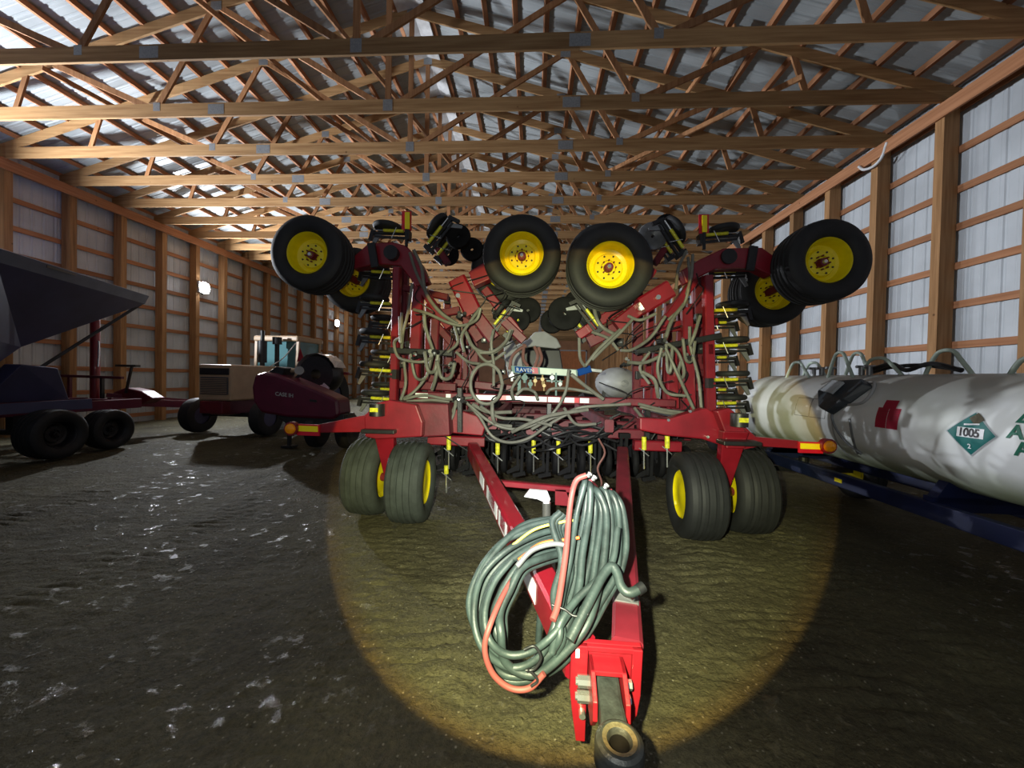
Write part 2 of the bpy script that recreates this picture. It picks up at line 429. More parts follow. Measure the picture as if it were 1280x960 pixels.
# end wall far away
px = ribbed(XL, XR, .2286)
mb = MB(); n = len(px)
mb.v = [V((x, YB, -.1)) for x, h in px]+[V((x, YB+h, 6.5+SL*((XR-RX)-abs(x-RX)))) for x, h in px]
mb.f = [(i, i+1, n+i+1, n+i) for i in range(n-1)]
mb.build('wall_back', 'endwall', kind='structure')
mb = MB(); mb.box((-.8, YB-.06, .02), (6.4, YB-.01, 5.0))
for i in range(24): mb.box((-.7+i*.3, YB-.09, .05), (-.62+i*.3, YB-.06, 4.95))
dr = mb.build('door_1', 'orange_door', kind='structure')
mb = MB(); mb.box((-.95, YB-.1, 0.02), (-.8, YB-.01, 5.15)); mb.box((6.4, YB-.1, .02), (6.55, YB-.01, 5.15)); mb.box((-.95, YB-.1, 5.0), (6.55, YB-.01, 5.15))
mb.build('door_frame', 'white', dr)
# ridge strip
mb = MB(); mb.prism([(RX-.30, YF, zroof(RX)+.02-.09), (RX, YF, zroof(RX)+.10-.01), (RX+.30, YF, zroof(RX)+.02-.09), (RX+.30, YF, zroof(RX)-.10), (RX, YF, zroof(RX)-.02), (RX-.30, YF, zroof(RX)-.10)], (0, YB-YF, 0))
mb.build('trim_1', 'pipe_white', kind='structure')

# purlins
k = 0
for side in (1, -1):
    d = .35
    while d < 9.6:
        X = RX+side*d; z = zroof(X)+.075
        mb = MB(); u = V((-side*SL, 0, 1)).normalized()
        mb.bar((X, YF, z), (X, YB, z), .092, .085, up=u)
        tag(mb.build('roof_purlin', 'wood_y'), kind='structure')
        d += .61
# plates along the post tops, girts, posts
for X, w in ((6.66, -.04), (-11.86, .04)):
    mb = MB(); mb.box((X, YF, 5.96), (X+w, YB, 6.2)); mb.build('top_plate', 'wood_y', kind='structure')
for gz in (.12, .86, 1.50, 2.16, 2.82, 3.46, 4.10, 4.72, 5.37, 6.05):
    for X, w in ((XR-.045, .04), (XL+.005, .04)):
        mb = MB(); mb.box((X, YF, gz), (X+w, YB, gz+.115)); mb.build('wall_girt', 'wood_y', kind='structure')
posts = {}
for nm, xa, xb in (('r', 6.66, 6.90), ('l', -12.10, -11.86)):
    mb = MB()
    for q in range(3): mb.box((xa, -.075+q*.05, -.1), (xb, -.075+q*.05+.0485, 6.2 if nm else 6))
    p = mb.build('wall_post', 'wood_z', kind='structure')
    for i in range(-7, 34):
        Y = Y0+SP*i+.06
        if Y > YB: break
        o = p if i == -7 else p.copy()
        if i != -7: C.objects.link(o)
        o.location = (0, Y, 0)

# trusses
def make_truss():
    t = thing('roof_truss', (0, 0, 0), 'x', 'truss', 'timber roof trusses across the shed')
    L, Rr = XL+.06, XR-.06
    for a, b, dy in ((L, -5.87, 0), (-5.87, .56, 0), (.56, Rr, 0)):
        MB().box((a+.003, -.019, ZC), (b-.003, .019, ZC+.235)).build('bottom_chord', 'wood_x', t)
    for s, xe in ((1, XR+.05), (-1, XL-.05)):
        zt = lambda x: zroof(x)+.03
        for a, b in ((RX+s*.01, RX+s*5.0), (RX+s*5.0, xe)):
            mb = MB(); mb.prism([(a, -.019, zt(a)-.20), (b, -.019, zt(b)-.20), (b, -.019, zt(b)), (a, -.019, zt(a))], (0, .038, 0))
            mb.build('top_chord', 'wood_x', t)
    zt = lambda d: zroof(RX+d)-.07
    zb = ZC+.17
    webs = [((0, zb), (0, zt(0)))]
    for s in (1, -1):
        webs += [((s*.18, zb), (s*3.2, zt(3.2))), ((s*3.25, zt(3.25)), (s*4.33, zb)), ((s*4.45, zb), (s*6.45, zt(6.45))), ((s*6.9, zt(6.9)), (s*7.15, zb))]
    for a, b in webs:
        MB().bar((RX+a[0], .0, a[1]), (RX+b[0], .0, b[1]), .036, .095, up=(0, 1, 0) if False else (1, 0, .01)).build('web', 'web', t) if False else None
        d = V((b[0]-a[0], 0, b[1]-a[1])).normalized(); nrm = V((-d.z, 0, d.x))
        A = V((RX+a[0], -.018, a[1])); B = V((RX+b[0], -.018, b[1]))
        MB().prism([A-nrm*.05, B-nrm*.05, B+nrm*.05, A+nrm*.05], (0, .036, 0)).build('web', 'web', t)
    for X, z, w, h in ((RX, ZC+.13, .17, .20), (.56, ZC+.12, .30, .18), (-5.87, ZC+.12, .30, .18), (RX+4.33, ZC+.18, .13, .15), (RX-4.33, ZC+.18, .13, .15),
                       (RX, zt(0)-.02, .2, .2), (RX+3.2, zt(3.2)-.02, .2, .16), (RX-3.2, zt(3.2)-.02, .2, .16)):
        MB().box((X-w/2, -.0215, z-h/2), (X+w/2, -.0195, z+h/2)).box((X-w/2, .0195, z-h/2), (X+w/2, .0215, z+h/2)).build('gusset_plate', 'gusset', t)
    return t
ordn = ['nearest', 'second', 'third', 'fourth', 'fifth', 'sixth', 'seventh', 'eighth', 'ninth', 'tenth', 'eleventh', 'twelfth']
pt = make_truss()
used = False
for i in range(0, 35):
    Y = Y0+SP*i
    if Y > YB-.3: break
    o = pt if not used else copy_tree(pt)
    used = True
    o.location = (0, Y, 0)
    if i < 12: o['label'] = ordn[i]+' timber roof truss from the camera, bottom chord spanning the whole shed' if i else 'nearest timber roof truss, its bottom chord highest and largest across the picture'
    else: o['label'] = 'one of the small timber roof trusses crowding far down the shed past the twelfth'
# long loose braces run across the webs
for q, (a, b, lb) in enumerate([
    ((at(520, 395/3+0, 6.4)), None, '')][:0]): pass
def brace(a, b, lb):
    mb = MB(); mb.bar(a, b, .04, .09); tag(mb.build('truss_brace', 'web'), lb, 'brace', 'diagonal braces under the roof')
brace(V((4.35, 6.7, 6.62)), V((1.5, 9.6, 6.52)), 'pale diagonal brace lying across chords above the far-right wheels')
brace(V((-6.2, 5.6, 7.95)), V((-3.0, 9.8, 6.55)), 'long pale diagonal brace from the roof down past the left trusses')
brace(V((-4.6, 5.4, 8.5)), V((-2.0, 9.4, 6.6)), 'pale diagonal brace falling towards the ridge line')
brace(V((3.2, 6.6, 7.4)), V((1.9, 12.5, 6.6)), 'thin diagonal brace running into depth right of the ridge')
brace(V((-9.2, 6.7, 7.1)), V((-7.2, 11.5, 6.6)), 'diagonal brace running into depth over the grain cart')

# wall lamps
def lamp(Y, z, lb, power):
    t = thing('wall_floodlight', (-11.78, Y, z), lb, 'light', 'floodlights on the left wall')
    c = V((-11.78, Y, z))
    MB().box(c+V((-.07, -.22, -.20)), c+V((.0, .22, .20))).build('lamp_housing', 'fixture', t, bevel=.015)
    MB().bar(c+V((-.08, 0, -.03)), c+V((-.03, 0, -.22)), .03, .16).build('mounting_arm', 'black', t)
    mb = MB(); mb.lathe([(.001, .10), (.12, .085), (.19, .04), (.205, 0)], c, axis=0, n=24); mb.build('lens', 'lens', t, smooth=True)
    ld = bpy.data.lights.new('floodlight_beam', 'AREA'); ld.shape = 'DISK'; ld.size = .24; ld.energy = power; ld.color = (.90, .94, 1.0)
    lo = bpy.data.objects.new('floodlight_beam', ld); C.objects.link(lo); lo.parent = t; lo.location = (.12, 0, 0); lo.rotation_euler = (0, R(-90), 0)
lamp(13.12, 4.53, 'dazzling wall floodlight nearest in view, left of the cream tractor', 900)
lamp(22.4, 4.6, 'smaller lit floodlight farther down the left wall, behind the tractor', 700)
lamp(5.9, 4.2, 'floodlight on the left wall beside the grain cart', 1100)
lamp(31.5, 4.6, 'floodlight deep in the shed on the left wall', 700)

# white hook of pipe hanging on right plate
p = at(1065, 228, 7.9)
mb = MB(); mb.tube([V((6.60, 8.35, 6.02)), V((6.58, 8.2, 5.88)), V((6.60, 8.0, 5.84)), V((6.62, 7.85, 5.93)), V((6.62, 7.75, 6.15))], .025)
tag(mb.build('pipe_hook', 'pipe_white', smooth=True), 'white bent pipe hanging from the top plate of the right wall', 'pipe')

# ================================================================ WHEELS
def wheel_proto(name, tmat, D=.86, W=.40, dished=True, grooves=4):
    """axis along Y, front face at -Y, origin at wheel centre"""
    Rr = D/2; hw = W/2; ri = Rr*.53
    prof = [(ri, -hw*.55), (ri+.008, -hw*.74), (ri+.05, -hw*.93), (Rr*.80, -hw), (Rr*.91, -hw*.93), (Rr*.965, -hw*.80)]
    n = grooves; w = hw*.80
    for i in range(n+1):
        a = -w+(2*w)*i/(n+1); b = -w+(2*w)*(i+1)/(n+1); g = .018
        ca = Rr-.018*(a/w)**2; cb = Rr-.018*(b/w)**2
        prof += [(ca, a+(g if i else 0.002)), (cb, b-(g if i < n else .002))]
        if i < n: prof += [(cb-.014, b-g+.004), (cb-.014, b+g-.004)]
    prof += [(r, -h) for r, h in reversed(prof[:6])]
    t = MB().lathe(prof, n=56, close=True).build(name, tmat, smooth=True)
    r0 = ri
    rp = [(r0+.012, -hw*.72), (r0+.004, -hw*.76), (r0-.012, -hw*.66), (r0-.02, -hw*.3), (r0-.035, -hw*.1), (r0*.68, -hw*.02), (r0*.60, -hw*.22), (r0*.34, -hw*.22), (r0*.30, -hw*.1), (.001, -hw*.1)]
    if not dished: rp = [(r0+.012, -hw*.72), (r0, -hw*.78), (r0-.015, -hw*.7), (r0*.7, -hw*.66), (r0*.4, -hw*.74), (.001, -hw*.76)]
    rp2 = [(r, -h) for r, h in (rp if not dished else [(r0+.012, -hw*.72), (r0+.004, -hw*.76), (r0-.012, -hw*.66), (r0-.02, -hw*.3), (r0-.03, hw*.0), (r0*.5, hw*.04), (.001, hw*.04)])]
    rim = MB().lathe(rp, n=40).lathe(rp2, n=40).build('rim', 'yellow', t, smooth=True)
    if dished:
        mb = MB(); mb.cyl((0, -hw*.05, 0), (0, -hw*.42, 0), .050, .042, 20)
        for k in range(8):
            a = 2*math.pi*k/8; c = V((.072*math.cos(a), 0, .072*math.sin(a)))
            mb.cyl(c+V((0, -hw*.2, 0)), c+V((0, -hw*.34, 0)), .0085, n=6)
        mb.cyl((0, hw*.02, 0), (0, hw*.7, 0), .07, .05, 18)
        mb.build('hub', 'dark_red', t, smooth=True)
        MB().cyl((0, -hw*.42, 0), (0, -hw*.52, 0), .026, .018, 16).build('hub_cap', 'chrome', t, smooth=True)
        for k in range(8):
            a = 2*math.pi*(k+.5)/8; c = V((r0*.52*math.cos(a), -hw*.21, r0*.52*math.sin(a)))
            MB().cyl(c, c+V((0, -.010, 0)), .010, n=8).build('wheel_bolt', 'black', t)
    return t

# ================================================================ AIR SEEDER
O = V((.2, 4.2, 0))
seeder = thing('air_seeder', O, 'large red folding air seeder with yellow wheels parked facing the camera', 'seeder')
def P(pts, Y, d, name, m, **k):       # a plate cut to shape, standing at depth Y, d thick
    return MB().prism([at(x, y, Y) for x, y in pts], (0, d, 0)).build(name, m, seeder, **k)
def BAR(a, b, w, h, name, m, up=(0,0,1), parent=None, **k):
    return MB().bar(a, b, w, h, up=up, bev=min(w, h)*.12).build(name, m, parent or seeder, **k)

def put(proto, name, loc, rz=0, rx=0, ry=0, first=None):
    o = copy_tree(proto, seeder); o.name = name
    o.location = V(loc)-O; o.rotation_euler = (rx, ry, rz); return o
wf = wheel_proto('wing_wheel', 'tyre'); wf.parent = seeder
# ---- wing wheels (axles run along the shed)
WW = [(384, 316, 4.35), (652, 317, 4.30), (763, 331, 4.05), (1036, 325, 4.30)]
BW = [(441, 349, 5.15), (629, 337, 5.10), (753, 322, 4.95), (968, 363, 5.05)]
first = True
for i, (x, y, Y) in enumerate(WW+BW):
    c = at(x, y, Y-.14); c.y += .14
    if first: wf.location = c-O; first = False
    else: put(wf, 'wing_wheel', c)
    if i == 0: cs = []
    cs.append(c)
# axle stubs between front and rear wheels of each wing
for a, b in zip(cs[:4], cs[4:]):
    MB().cyl(a+V((0, .05, 0)), b-V((0, .02, 0)), .05, n=14).build('axle', 'dark_red', seeder, smooth=True)
# ---- ground wheels (axles across)
gf = wheel_proto('ground_wheel', 'tyre_dusty', D=.85, W=.38, dished=False, grooves=4)
gc = [V((-1.80, 4.22, .405)), V((-1.27, 4.02, .405)), V((1.63, 3.90, .405)), V((2.22, 4.12, .405))]
gf.parent = seeder
for i, c in enumerate(gc):
    rz = R(90) if i < 2 else R(90)
    if i == 0: gf.location = c-O; gf.rotation_euler = (0, 0, rz)
    else:
        o = put(gf, 'ground_wheel', c, rz=rz+R([0, 3, -4, -6][i]))
        if i > 1:
            o.data = o.data.copy(); o.data.materials[0] = M['tyre']
gf['label'] = 'dusty ribbed ground wheel with yellow rim'
# forks and axle
for s, (a, b) in enumerate(((gc[0], gc[1]), (gc[2], gc[3]))):
    mid = (a+b)/2
    MB().cyl(a, b, .045, n=14).build('axle', 'dark_red', seeder, smooth=True)
    MB().prism([mid+V((-.12, -.28, .66)), mid+V((.12, -.28, .66)), mid+V((.045, -.05, -.04)), mid+V((-.045, -.05, -.04))], (0, .10, 0)).build('fork_leg', 'red', seeder, bevel=.01)
    MB().prism([mid+V((-.17, -.40, .585)), mid+V((.17, -.40, .585)), mid+V((.17, -.40, .545)), mid+V((-.17, -.40, .545))], (0, .16, 0)).build('rubber_flap', 'black', seeder, bevel=.008)
    MB().box(mid+V((-.035, -.10, -.10)), mid+V((.035, .02, -.02))).build('hub_plate', 'yellow', seeder, bevel=.006)
    c = mid+V((-.02, -.36, .72))
    MB().cyl(c, c+V((0, .0, .12)), .075, n=20).build('pivot_cap', 'black', seeder, smooth=True)
    MB().box(c+V((-.04, -.082, .045)), c+V((.04, -.075, .085))).build('pivot_label', 'lime', seeder)
# casting plates over the wheels
P([(455,522),(466,505),(486,500),(520,506),(528,528),(527,546),(470,549),(456,546)], 3.80, .10, 'swivel_bracket', 'red', bevel=.012)
P([(488,502),(560,505),(562,545),(520,547),(495,530)], 3.95, .32, 'frame_casting', 'dark_red', bevel=.015)
P([(535,512),(572,512),(596,520),(606,535),(603,545),(560,541),(536,540)], 4.15, .12, 'frame_gusset', 'red', bevel=.012)
P([(862,516),(884,510),(905,524),(912,545),(911,560),(878,549),(835,545),(800,538),(800,522),(835,524)], 3.85, .14, 'frame_casting', 'red', bevel=.015)
P([(896,514),(912,510),(926,521),(934,545),(932,561),(908,561),(906,540)], 3.75, .12, 'swivel_bracket', 'red', bevel=.012)
for bx, by in ((521,515),(521,535),(500,533),(862,514),(884,546),(835,525)):
    c = at(bx, by, 3.84); MB().cyl(c, c+V((0, -.02, 0)), .014, n=8).build('frame_bolt', 'chrome', seeder)
# lamp arms
P([(397,531),(455,519),(462,513),(463,548),(455,540),(398,541)], 3.86, .06, 'lamp_arm', 'red', bevel=.006)
P([(930,532),(945,546),(998,551),(1000,561),(950,558),(930,562)], 3.86, .06, 'lamp_arm', 'red', bevel=.006)
for x0, x1, yl, lx in ((371, 399, 536, 363), (999, 1029, 558, 1037)):
    a = P([(x0,yl-6),(x1,yl-5),(x1,yl+9),(x0,yl+8)], 3.84, .02, 'reflector_plate', 'red_refl')
    P([(x0+2,yl-4),(x1-2,yl-3),(x1-2,yl+4),(x0+2,yl+3)], 3.83, .008, 'yellow_reflector', 'yel_refl')
    c = at(lx, yl, 3.80)
    b = MB().cyl(c, c+V((0, .06, 0)), .070, n=24).build('lamp_body', 'red', seeder, smooth=True)
    MB().lathe([(.001, -.03), (.03, -.028), (.048, -.018), (.055, 0)], c, axis=1, n=24).build('amber_lens', 'amber', b, smooth=True)
# top marker reflectors
for x, y in ((508, 276), (880, 280)):
    P([(x-6,y-12),(x+6,y-12),(x+6,y+12),(x-6,y+12)], 4.46, .015, 'marker_plate', 'red_refl')
    P([(x-2,y-11),(x+4,y-11),(x+4,y+10),(x-2,y+10)], 4.44, .012, 'yellow_reflector', 'yel_refl')
    BAR(at(x, y+10, 4.46), at(x, y+32, 4.46), .03, .03, 'marker_stem', 'black')

# ---- front reflective tool bar
a, b = at(520, 494, 4.38), at(842, 504, 4.38)
tb = BAR(a, b, .10, .085, 'front_toolbar', 'dark_red')
def strip(x0, x1, m):
    t0 = (x0-520)/322; t1 = (x1-520)/322
    p, q = a.lerp(b, t0), a.lerp(b, t1)
    MB().prism([p+V((0,-.054,-.026)), q+V((0,-.054,-.026)), q+V((0,-.054,.028)), p+V((0,-.054,.028))], (0, .003, 0)).build('reflective_strip', m, tb)
for x0, x1, m in ((521,537,'white_refl'),(560,566,'white_refl'),(598,624,'white_refl'),(624,636,'red_refl'),(636,686,'white_refl'),(688,702,'white_refl'),(702,707,'red_refl'),(708,720,'white_refl'),(720,726,'red_refl'),(727,738,'white_refl')):
    strip(x0, x1, m)
# lower cross beams and deep frame
BAR(at(536, 549, 4.35), at(606, 552, 4.35), .10, .11, 'lower_crossbeam', 'red')
BAR(at(792, 556, 4.3), at(850, 558, 4.3), .10, .11, 'lower_crossbeam', 'red')
for Y, z in ((4.75, .88), (5.6, .88), (6.5, .88)):
    BAR(V((-1.5, Y, z)), V((1.9, Y, z)), .10, .12, 'toolbar_rank', 'dark_red')
for X in (-1.25, -.45, .85, 1.65):
    BAR(V((X, 4.3, 1.02)), V((X, 7.4, 1.02)), .10, .14, 'frame_rail', 'dark_red')
for X, y0 in ((-.95, 4.6), (.2, 4.7), (1.35, 4.6)):
    BAR(V((X, y0, 1.25)), V((X, y0, .85)), .06, .06, 'frame_strut', 'black')
# ---- tongue
TL0, TL1 = V((-.66, 4.25, .72)), V((.20, 1.46, .475))
TR0, TR1 = V((.99, 4.25, .72)), V((.375, 1.46, .475))
tl = BAR(TL0, TL1, .115, .17, 'tongue_beam', 'red')
tr = BAR(TR0, TR1, .115, .17, 'tongue_beam', 'dark_red')  # shade on this beam is put into a darker red
dl = (TL1-TL0); sd = V((dl.y, -dl.x, 0)).normalized()
def decal(t0, t1, m, zo=0, beam=tl, A=TL0, B=TL1):
    d = (B-A).normalized(); s = d.cross(V((0,0,1))).normalized(); u = s.cross(d)
    if s.x > 0: s = -s
    p, q = A.lerp(B, t0), A.lerp(B, t1)
    MB().prism([p+s*.059+u*(-.05+zo), q+s*.059+u*(-.05+zo), q+s*.059+u*(.05+zo), p+s*.059+u*(.05+zo)], s*.002).build('warning_decal', m, beam)
decal(.30, .37, 'white_refl'); decal(.42, .56, 'white_refl'); decal(.58, .66, 'white_refl'); decal(.78, .87, 'white_refl'); decal(.965, .985, 'yel_refl')
for t0, t1 in ((.45, .53), (.60, .645)): decal(t0, t1, 'decal_red', .012)
# latch plate on the right beam
p = TR0.lerp(TR1, .90); q = TR0.lerp(TR1, .93)
u = V((0, 0, 1))
pl = MB().bar(p+V((0,0,.088)), q+V((0,0,.086)), .10, .012).build('latch_plate', 'steel', tr)
MB().bar(p.lerp(q, .35)+V((-.02,0,.096)), q+V((.03,0,.096)), .018, .012).build('latch_pin', 'chrome', tr)
# cross members
BAR(at(618, 603, 3.45), at(718, 612, 3.45), .06, .05, 'tongue_crossbar', 'red')
P([(694,611),(707,612),(714,633),(694,631)], 3.42, .05, 'crossbar_lug', 'red')
BAR(at(668, 733, 2.15), at(745, 737, 2.15), .07, .07, 'tongue_crossbar', 'red')
MB().tube([at(676, 752, 1.98), at(676, 731, 1.98), at(700, 729, 1.98)], .008, smooth=False).build('storage_pin', 'brass', seeder, smooth=True)
MB().cyl(at(675, 770, 1.85), at(673, 802, 1.85), .016, n=12).build('jack_handle', 'hyd', seeder, smooth=True)
# parking jack with white bracket
P([(655,621),(662,612),(684,614),(688,624),(685,630),(672,624)], 3.2, .03, 'jack_bracket', 'white_refl')
MB().cyl(at(683, 628, 3.2), at(683, 655, 3.2), .035, n=16).cyl(at(680, 655, 3.2), at(680, 705, 3.2), .025, n=16).build('parking_jack', 'chrome', seeder, smooth=True)
P([(684,687),(698,689),(694,700),(695,722),(690,715)], 2.35, .02, 'steel_tab', 'white_refl')
# ---- hitch: bracket, bolts, ring
def hp(x, y, z): return V((x, y, z))
# local frame: forward direction of hitch
h0 = V((.287, 1.42, .50)); fd = V((-.03, -1, -.10)).normalized(); sx = V((1, -.03, 0)).normalized(); uz = sx.cross(-fd).normalized() 
if uz.z < 0: uz = -uz
def H(x, y, z): return h0+sx*x+fd*y+uz*z
def hbox(mb, x0, x1, y0, y1, z0, z1):
    vs = [H(x, y, z) for z in (z0, z1) for x, y in ((x0,y0),(x1,y0),(x1,y1),(x0,y1))]
    return mb.add(vs, [(0,3,2,1),(4,5,6,7),(0,1,5,4),(1,2,6,5),(2,3,7,6),(3,0,4,7)])
mb = MB()
hbox(mb, -.128, .128, -.022, .0, -.14, .060)
hbox(mb, -.128, .128, 0, .018, .040, .060)
for x0, x1, xt, zb_ in ((-.128, -.066, -.10, -.33), (.128, .092, .10, -.24)):
    mb.prism([H(x0, .0, .060), H(x1, .0, .060), H(x1, .0, zb_), H(xt, .0, zb_), H(x0*.93, .0, -.20), H(x0, .0, -.12)], fd*.02)
br = mb.build('hitch_bracket', 'bright_red', seeder, bevel=.003)
mb = MB()
hbox(mb, -.062, .062, 0, .075, -.002, .016)
for s_ in (-1, 1):
    mb.prism([H(s_*.062, 0, .016), H(s_*.062, .075, .016), H(s_*.062, .15, -.03), H(s_*.062, .16, -.09), H(s_*.062, .11, -.16), H(s_*.062, 0, -.17)], sx*(-s_*.016))
mb.build('clevis_plates', 'bright_red', seeder, bevel=.003)
for z in (-.045, -.105):
    MB().cyl(H(-.105, .055, z), H(-.062, .055, z), .021, n=8).cyl(H(-.112, .055, z), H(-.100, .055, z), .013, n=8).build('hitch_bolt', 'chrome', seeder)
    MB().cyl(H(.062, .055, z), H(.085, .055, z), .017, n=6).build('hitch_bolt', 'chrome', seeder)
MB().cyl(H(-.082, .02, -.20), H(-.082, .045, -.20), .012, n=12).build('lock_pin', 'chrome', seeder)
MB().box(H(-.112, .022, .02), H(-.098, .026, .05)).build('white_sticker', 'white_refl', seeder)
# draw ring
mb = MB()
mb.prism([H(-.044, .0, -.02), H(.044, .0, -.02), H(.040, .12, -.035), H(.045, .22, -.045), H(-.045, .22, -.045), H(-.040, .12, -.035)], uz*-.085)
mb.build('draw_shank', 'ring', seeder, bevel=.012)
mb = MB(); rc = H(.004, .262, -.100)
prf = [(.031, .0), (.040, .012), (.060, .015), (.070, .008), (.074, -.006), (.074, -.062), (.070, -.075), (.034, -.078), (.029, -.065)]
k = len(mb.v); n = 36
for r, h in prf:
    for j in range(n):
        t = 2*math.pi*j/n
        mb.v.append(rc+sx*(r*math.cos(t))+fd*(r*math.sin(t))+uz*(h+.055))
L = len(prf)
mb.f += [(i*n+j, i*n+(j+1)%n, ((i+1)%L)*n+(j+1)%n, ((i+1)%L)*n+j) for i in range(L) for j in range(n)]
mb.build('draw_ring', 'ring', seeder, smooth=True)
mb = MB(); n = 24
for r, h in ((.052, .0165), (.0385, .0125)):
    for j in range(n):
        t = 2*math.pi*j/n; mb.v.append(rc+sx*(r*math.cos(t))+fd*(r*math.sin(t))+uz*(h+.056))
mb.f += [(j, (j+1)%n, n+(j+1)%n, n+j) for j in range(n)]
mb.build('ring_wear', 'rust', seeder)
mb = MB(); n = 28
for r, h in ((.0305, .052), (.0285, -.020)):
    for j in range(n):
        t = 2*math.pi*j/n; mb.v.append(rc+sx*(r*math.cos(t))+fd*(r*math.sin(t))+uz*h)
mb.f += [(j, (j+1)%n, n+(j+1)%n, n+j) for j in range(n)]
mb.build('ring_bore_shade', 'shade_black', seeder, smooth=True)  # near-black sleeve, the shade inside the hole painted on
MB().tube([at(x, y, 3.9) for x, y in ((748,548),(756,566),(747,585),(752,604),(746,622))], .010, n=6).build('control_cable', 'brown_hose', seeder, smooth=True)

# ---- wing frames standing folded
def col(pts, w, d, name='wing_toolbar', m='red'):
    for (p, q) in zip(pts, pts[1:]): BAR(p, q, w, d, name, m)
for x0, y0, x1, y1, Y, w, m in (
    (497, 335, 492, 508, 4.45, .085, 'red'), (524, 345, 516, 505, 4.60, .13, 'red'), (545, 390, 540, 505, 4.85, .11, 'dark_red'), (562, 430, 560, 500, 5.1, .09, 'dark_red'),
    (507, 330, 500, 505, 5.2, .10, 'dark_red'),
    (884, 345, 888, 515, 4.45, .10, 'red'), (858, 385, 862, 512, 4.60, .12, 'red'), (838, 430, 841, 510, 4.80, .13, 'red'), (820, 440, 818, 500, 5.1, .08, 'dark_red'),
    (872, 340, 874, 510, 5.2, .10, 'dark_red')):
    BAR(at(x0, y0, Y), at(x1, y1, Y), w, .10, 'wing_toolbar', m, up=(0,1,0))
rr_ = random.Random(11)
for x0, x1 in ((500, 592), (800, 876)):
    for k in range(9):
        x = x0+(x1-x0)*k/8+rr_.uniform(-3, 3); Y = rr_.uniform(4.9, 6.0); yt = rr_.choice((345, 380, 410, 440))
        BAR(at(x+rr_.uniform(-8, 8), yt, Y), at(x, 512, Y), rr_.uniform(.07, .13), .08, 'rank_tube', rr_.choice(('red', 'dark_red', 'dark_red')), up=(0,1,0))
for k in range(26):
    sgn = rr_.choice((0, 1)); x = (rr_.uniform(500, 640), rr_.uniform(745, 885))[sgn]; y = rr_.uniform(370, 505); Y = rr_.uniform(4.5, 5.4); c = at(x, y, Y)
    w_ = rr_.uniform(.03, .07); h_ = rr_.uniform(.02, .06)
    o = MB().box(c-V((w_, .03, h_)), c+V((w_, .05, h_))).build('valve_block', 'black', seeder, bevel=.006)
    MB().cyl(c+V((w_*.4, -.03, 0)), c+V((w_*.4, -.055, 0)), .013, n=8).build('port_fitting', 'chrome', o)
# cross links
for x0, y0, x1, y1, Y, w, m, nm in (
    (487, 438, 566, 442, 4.40, .07, 'black', 'wing_link'), (500, 400, 575, 388, 4.75, .09, 'dark_red', 'wing_link'), (505, 360, 560, 372, 4.9, .08, 'dark_red', 'wing_link'),
    (795, 440, 900, 420, 4.42, .07, 'black', 'wing_link'), (820, 412, 895, 400, 4.75, .12, 'red', 'wing_link'), (830, 455, 890, 470, 5.0, .09, 'dark_red', 'wing_link'),
    (490, 480, 570, 484, 4.7, .10, 'dark_red', 'wing_link'), (570, 478, 640, 486, 5.0, .10, 'dark_red', 'wing_link'), (800, 478, 890, 486, 4.9, .10, 'red', 'wing_link'),
    (520, 350, 562, 410, 4.62, .14, 'red', 'wing_strut'), (868, 350, 826, 408, 4.6, .12, 'red', 'wing_strut'), (540, 400, 575, 440, 4.9, .08, 'dark_red', 'wing_strut'), (835, 400, 800, 440, 4.9, .08, 'dark_red', 'wing_strut')):
    BAR(at(x0, y0, Y), at(x1, y1, Y), .09, w, nm, m, up=(0,1,0) if abs(y1-y0) > abs(x1-x0) else (0,0,1))
# wheel arms, boxed with a knee
def arm(pts, w, Y, d=.16, m='red'):
    A = [at(x, y, Y) for x, y in pts]
    MB().prism(A, (0, d, 0)).build('wheel_arm', m, seeder, bevel=.014)
arm([(437,333),(440,322),(460,304),(490,302),(508,307),(527,330),(536,352),(520,358),(500,332),(470,330),(441,336)], 0, 4.50)
arm([(965,345),(968,320),(953,309),(905,310),(875,324),(852,338),(858,354),(895,336),(945,335)], 0, 4.45)
arm([(585,340),(606,327),(617,333),(612,349),(592,358)], 0, 4.45)
arm([(806,334),(812,330),(822,338),(816,348),(800,356),(797,346)], 0, 4.35)
for x, y in ((488, 315), (912, 320)):
    c = at(x, y, 4.42); MB().cyl(c, c+V((0, .1, 0)), .085, n=18).build('arm_pad', 'black', seeder, smooth=True)
for x, y, s in ((466, 318, 1), (940, 322, -1)):
    BAR(at(x-2*s, y-14, 4.44), at(x+3*s, y+16, 4.44), .09, .04, 'arm_strap', 'black', up=(0,1,0))
# inner folded wing tubes
for x0, y0, x1, y1, Y, w, d, m in (
    (572, 350, 593, 393, 4.30, .20, .18, 'red'), (590, 388, 618, 424, 4.42, .15, .12, 'dark_red'), (606, 362, 650, 418, 4.55, .10, .10, 'red'), (560, 330, 540, 300, 4.8, .09, .09, 'dark_red'),
    (580, 395, 600, 425, 4.7, .12, .10, 'dark_red'), (630, 402, 655, 426, 4.45, .10, .10, 'dark_red'),
    (836, 362, 800, 384, 4.20, .19, .18, 'red'), (806, 380, 770, 408, 4.30, .15, .12, 'red'), (775, 385, 722, 420, 4.50, .11, .10, 'red'), (800, 365, 760, 395, 4.7, .10, .10, 'dark_red'),
    (770, 410, 735, 428, 4.55, .14, .10, 'dark_red'), (838, 300, 818, 330, 4.8, .08, .08, 'dark_red')):
    BAR(at(x0, y0, Y), at(x1, y1, Y), w, d, 'folded_tube', m, up=(0,1,0))
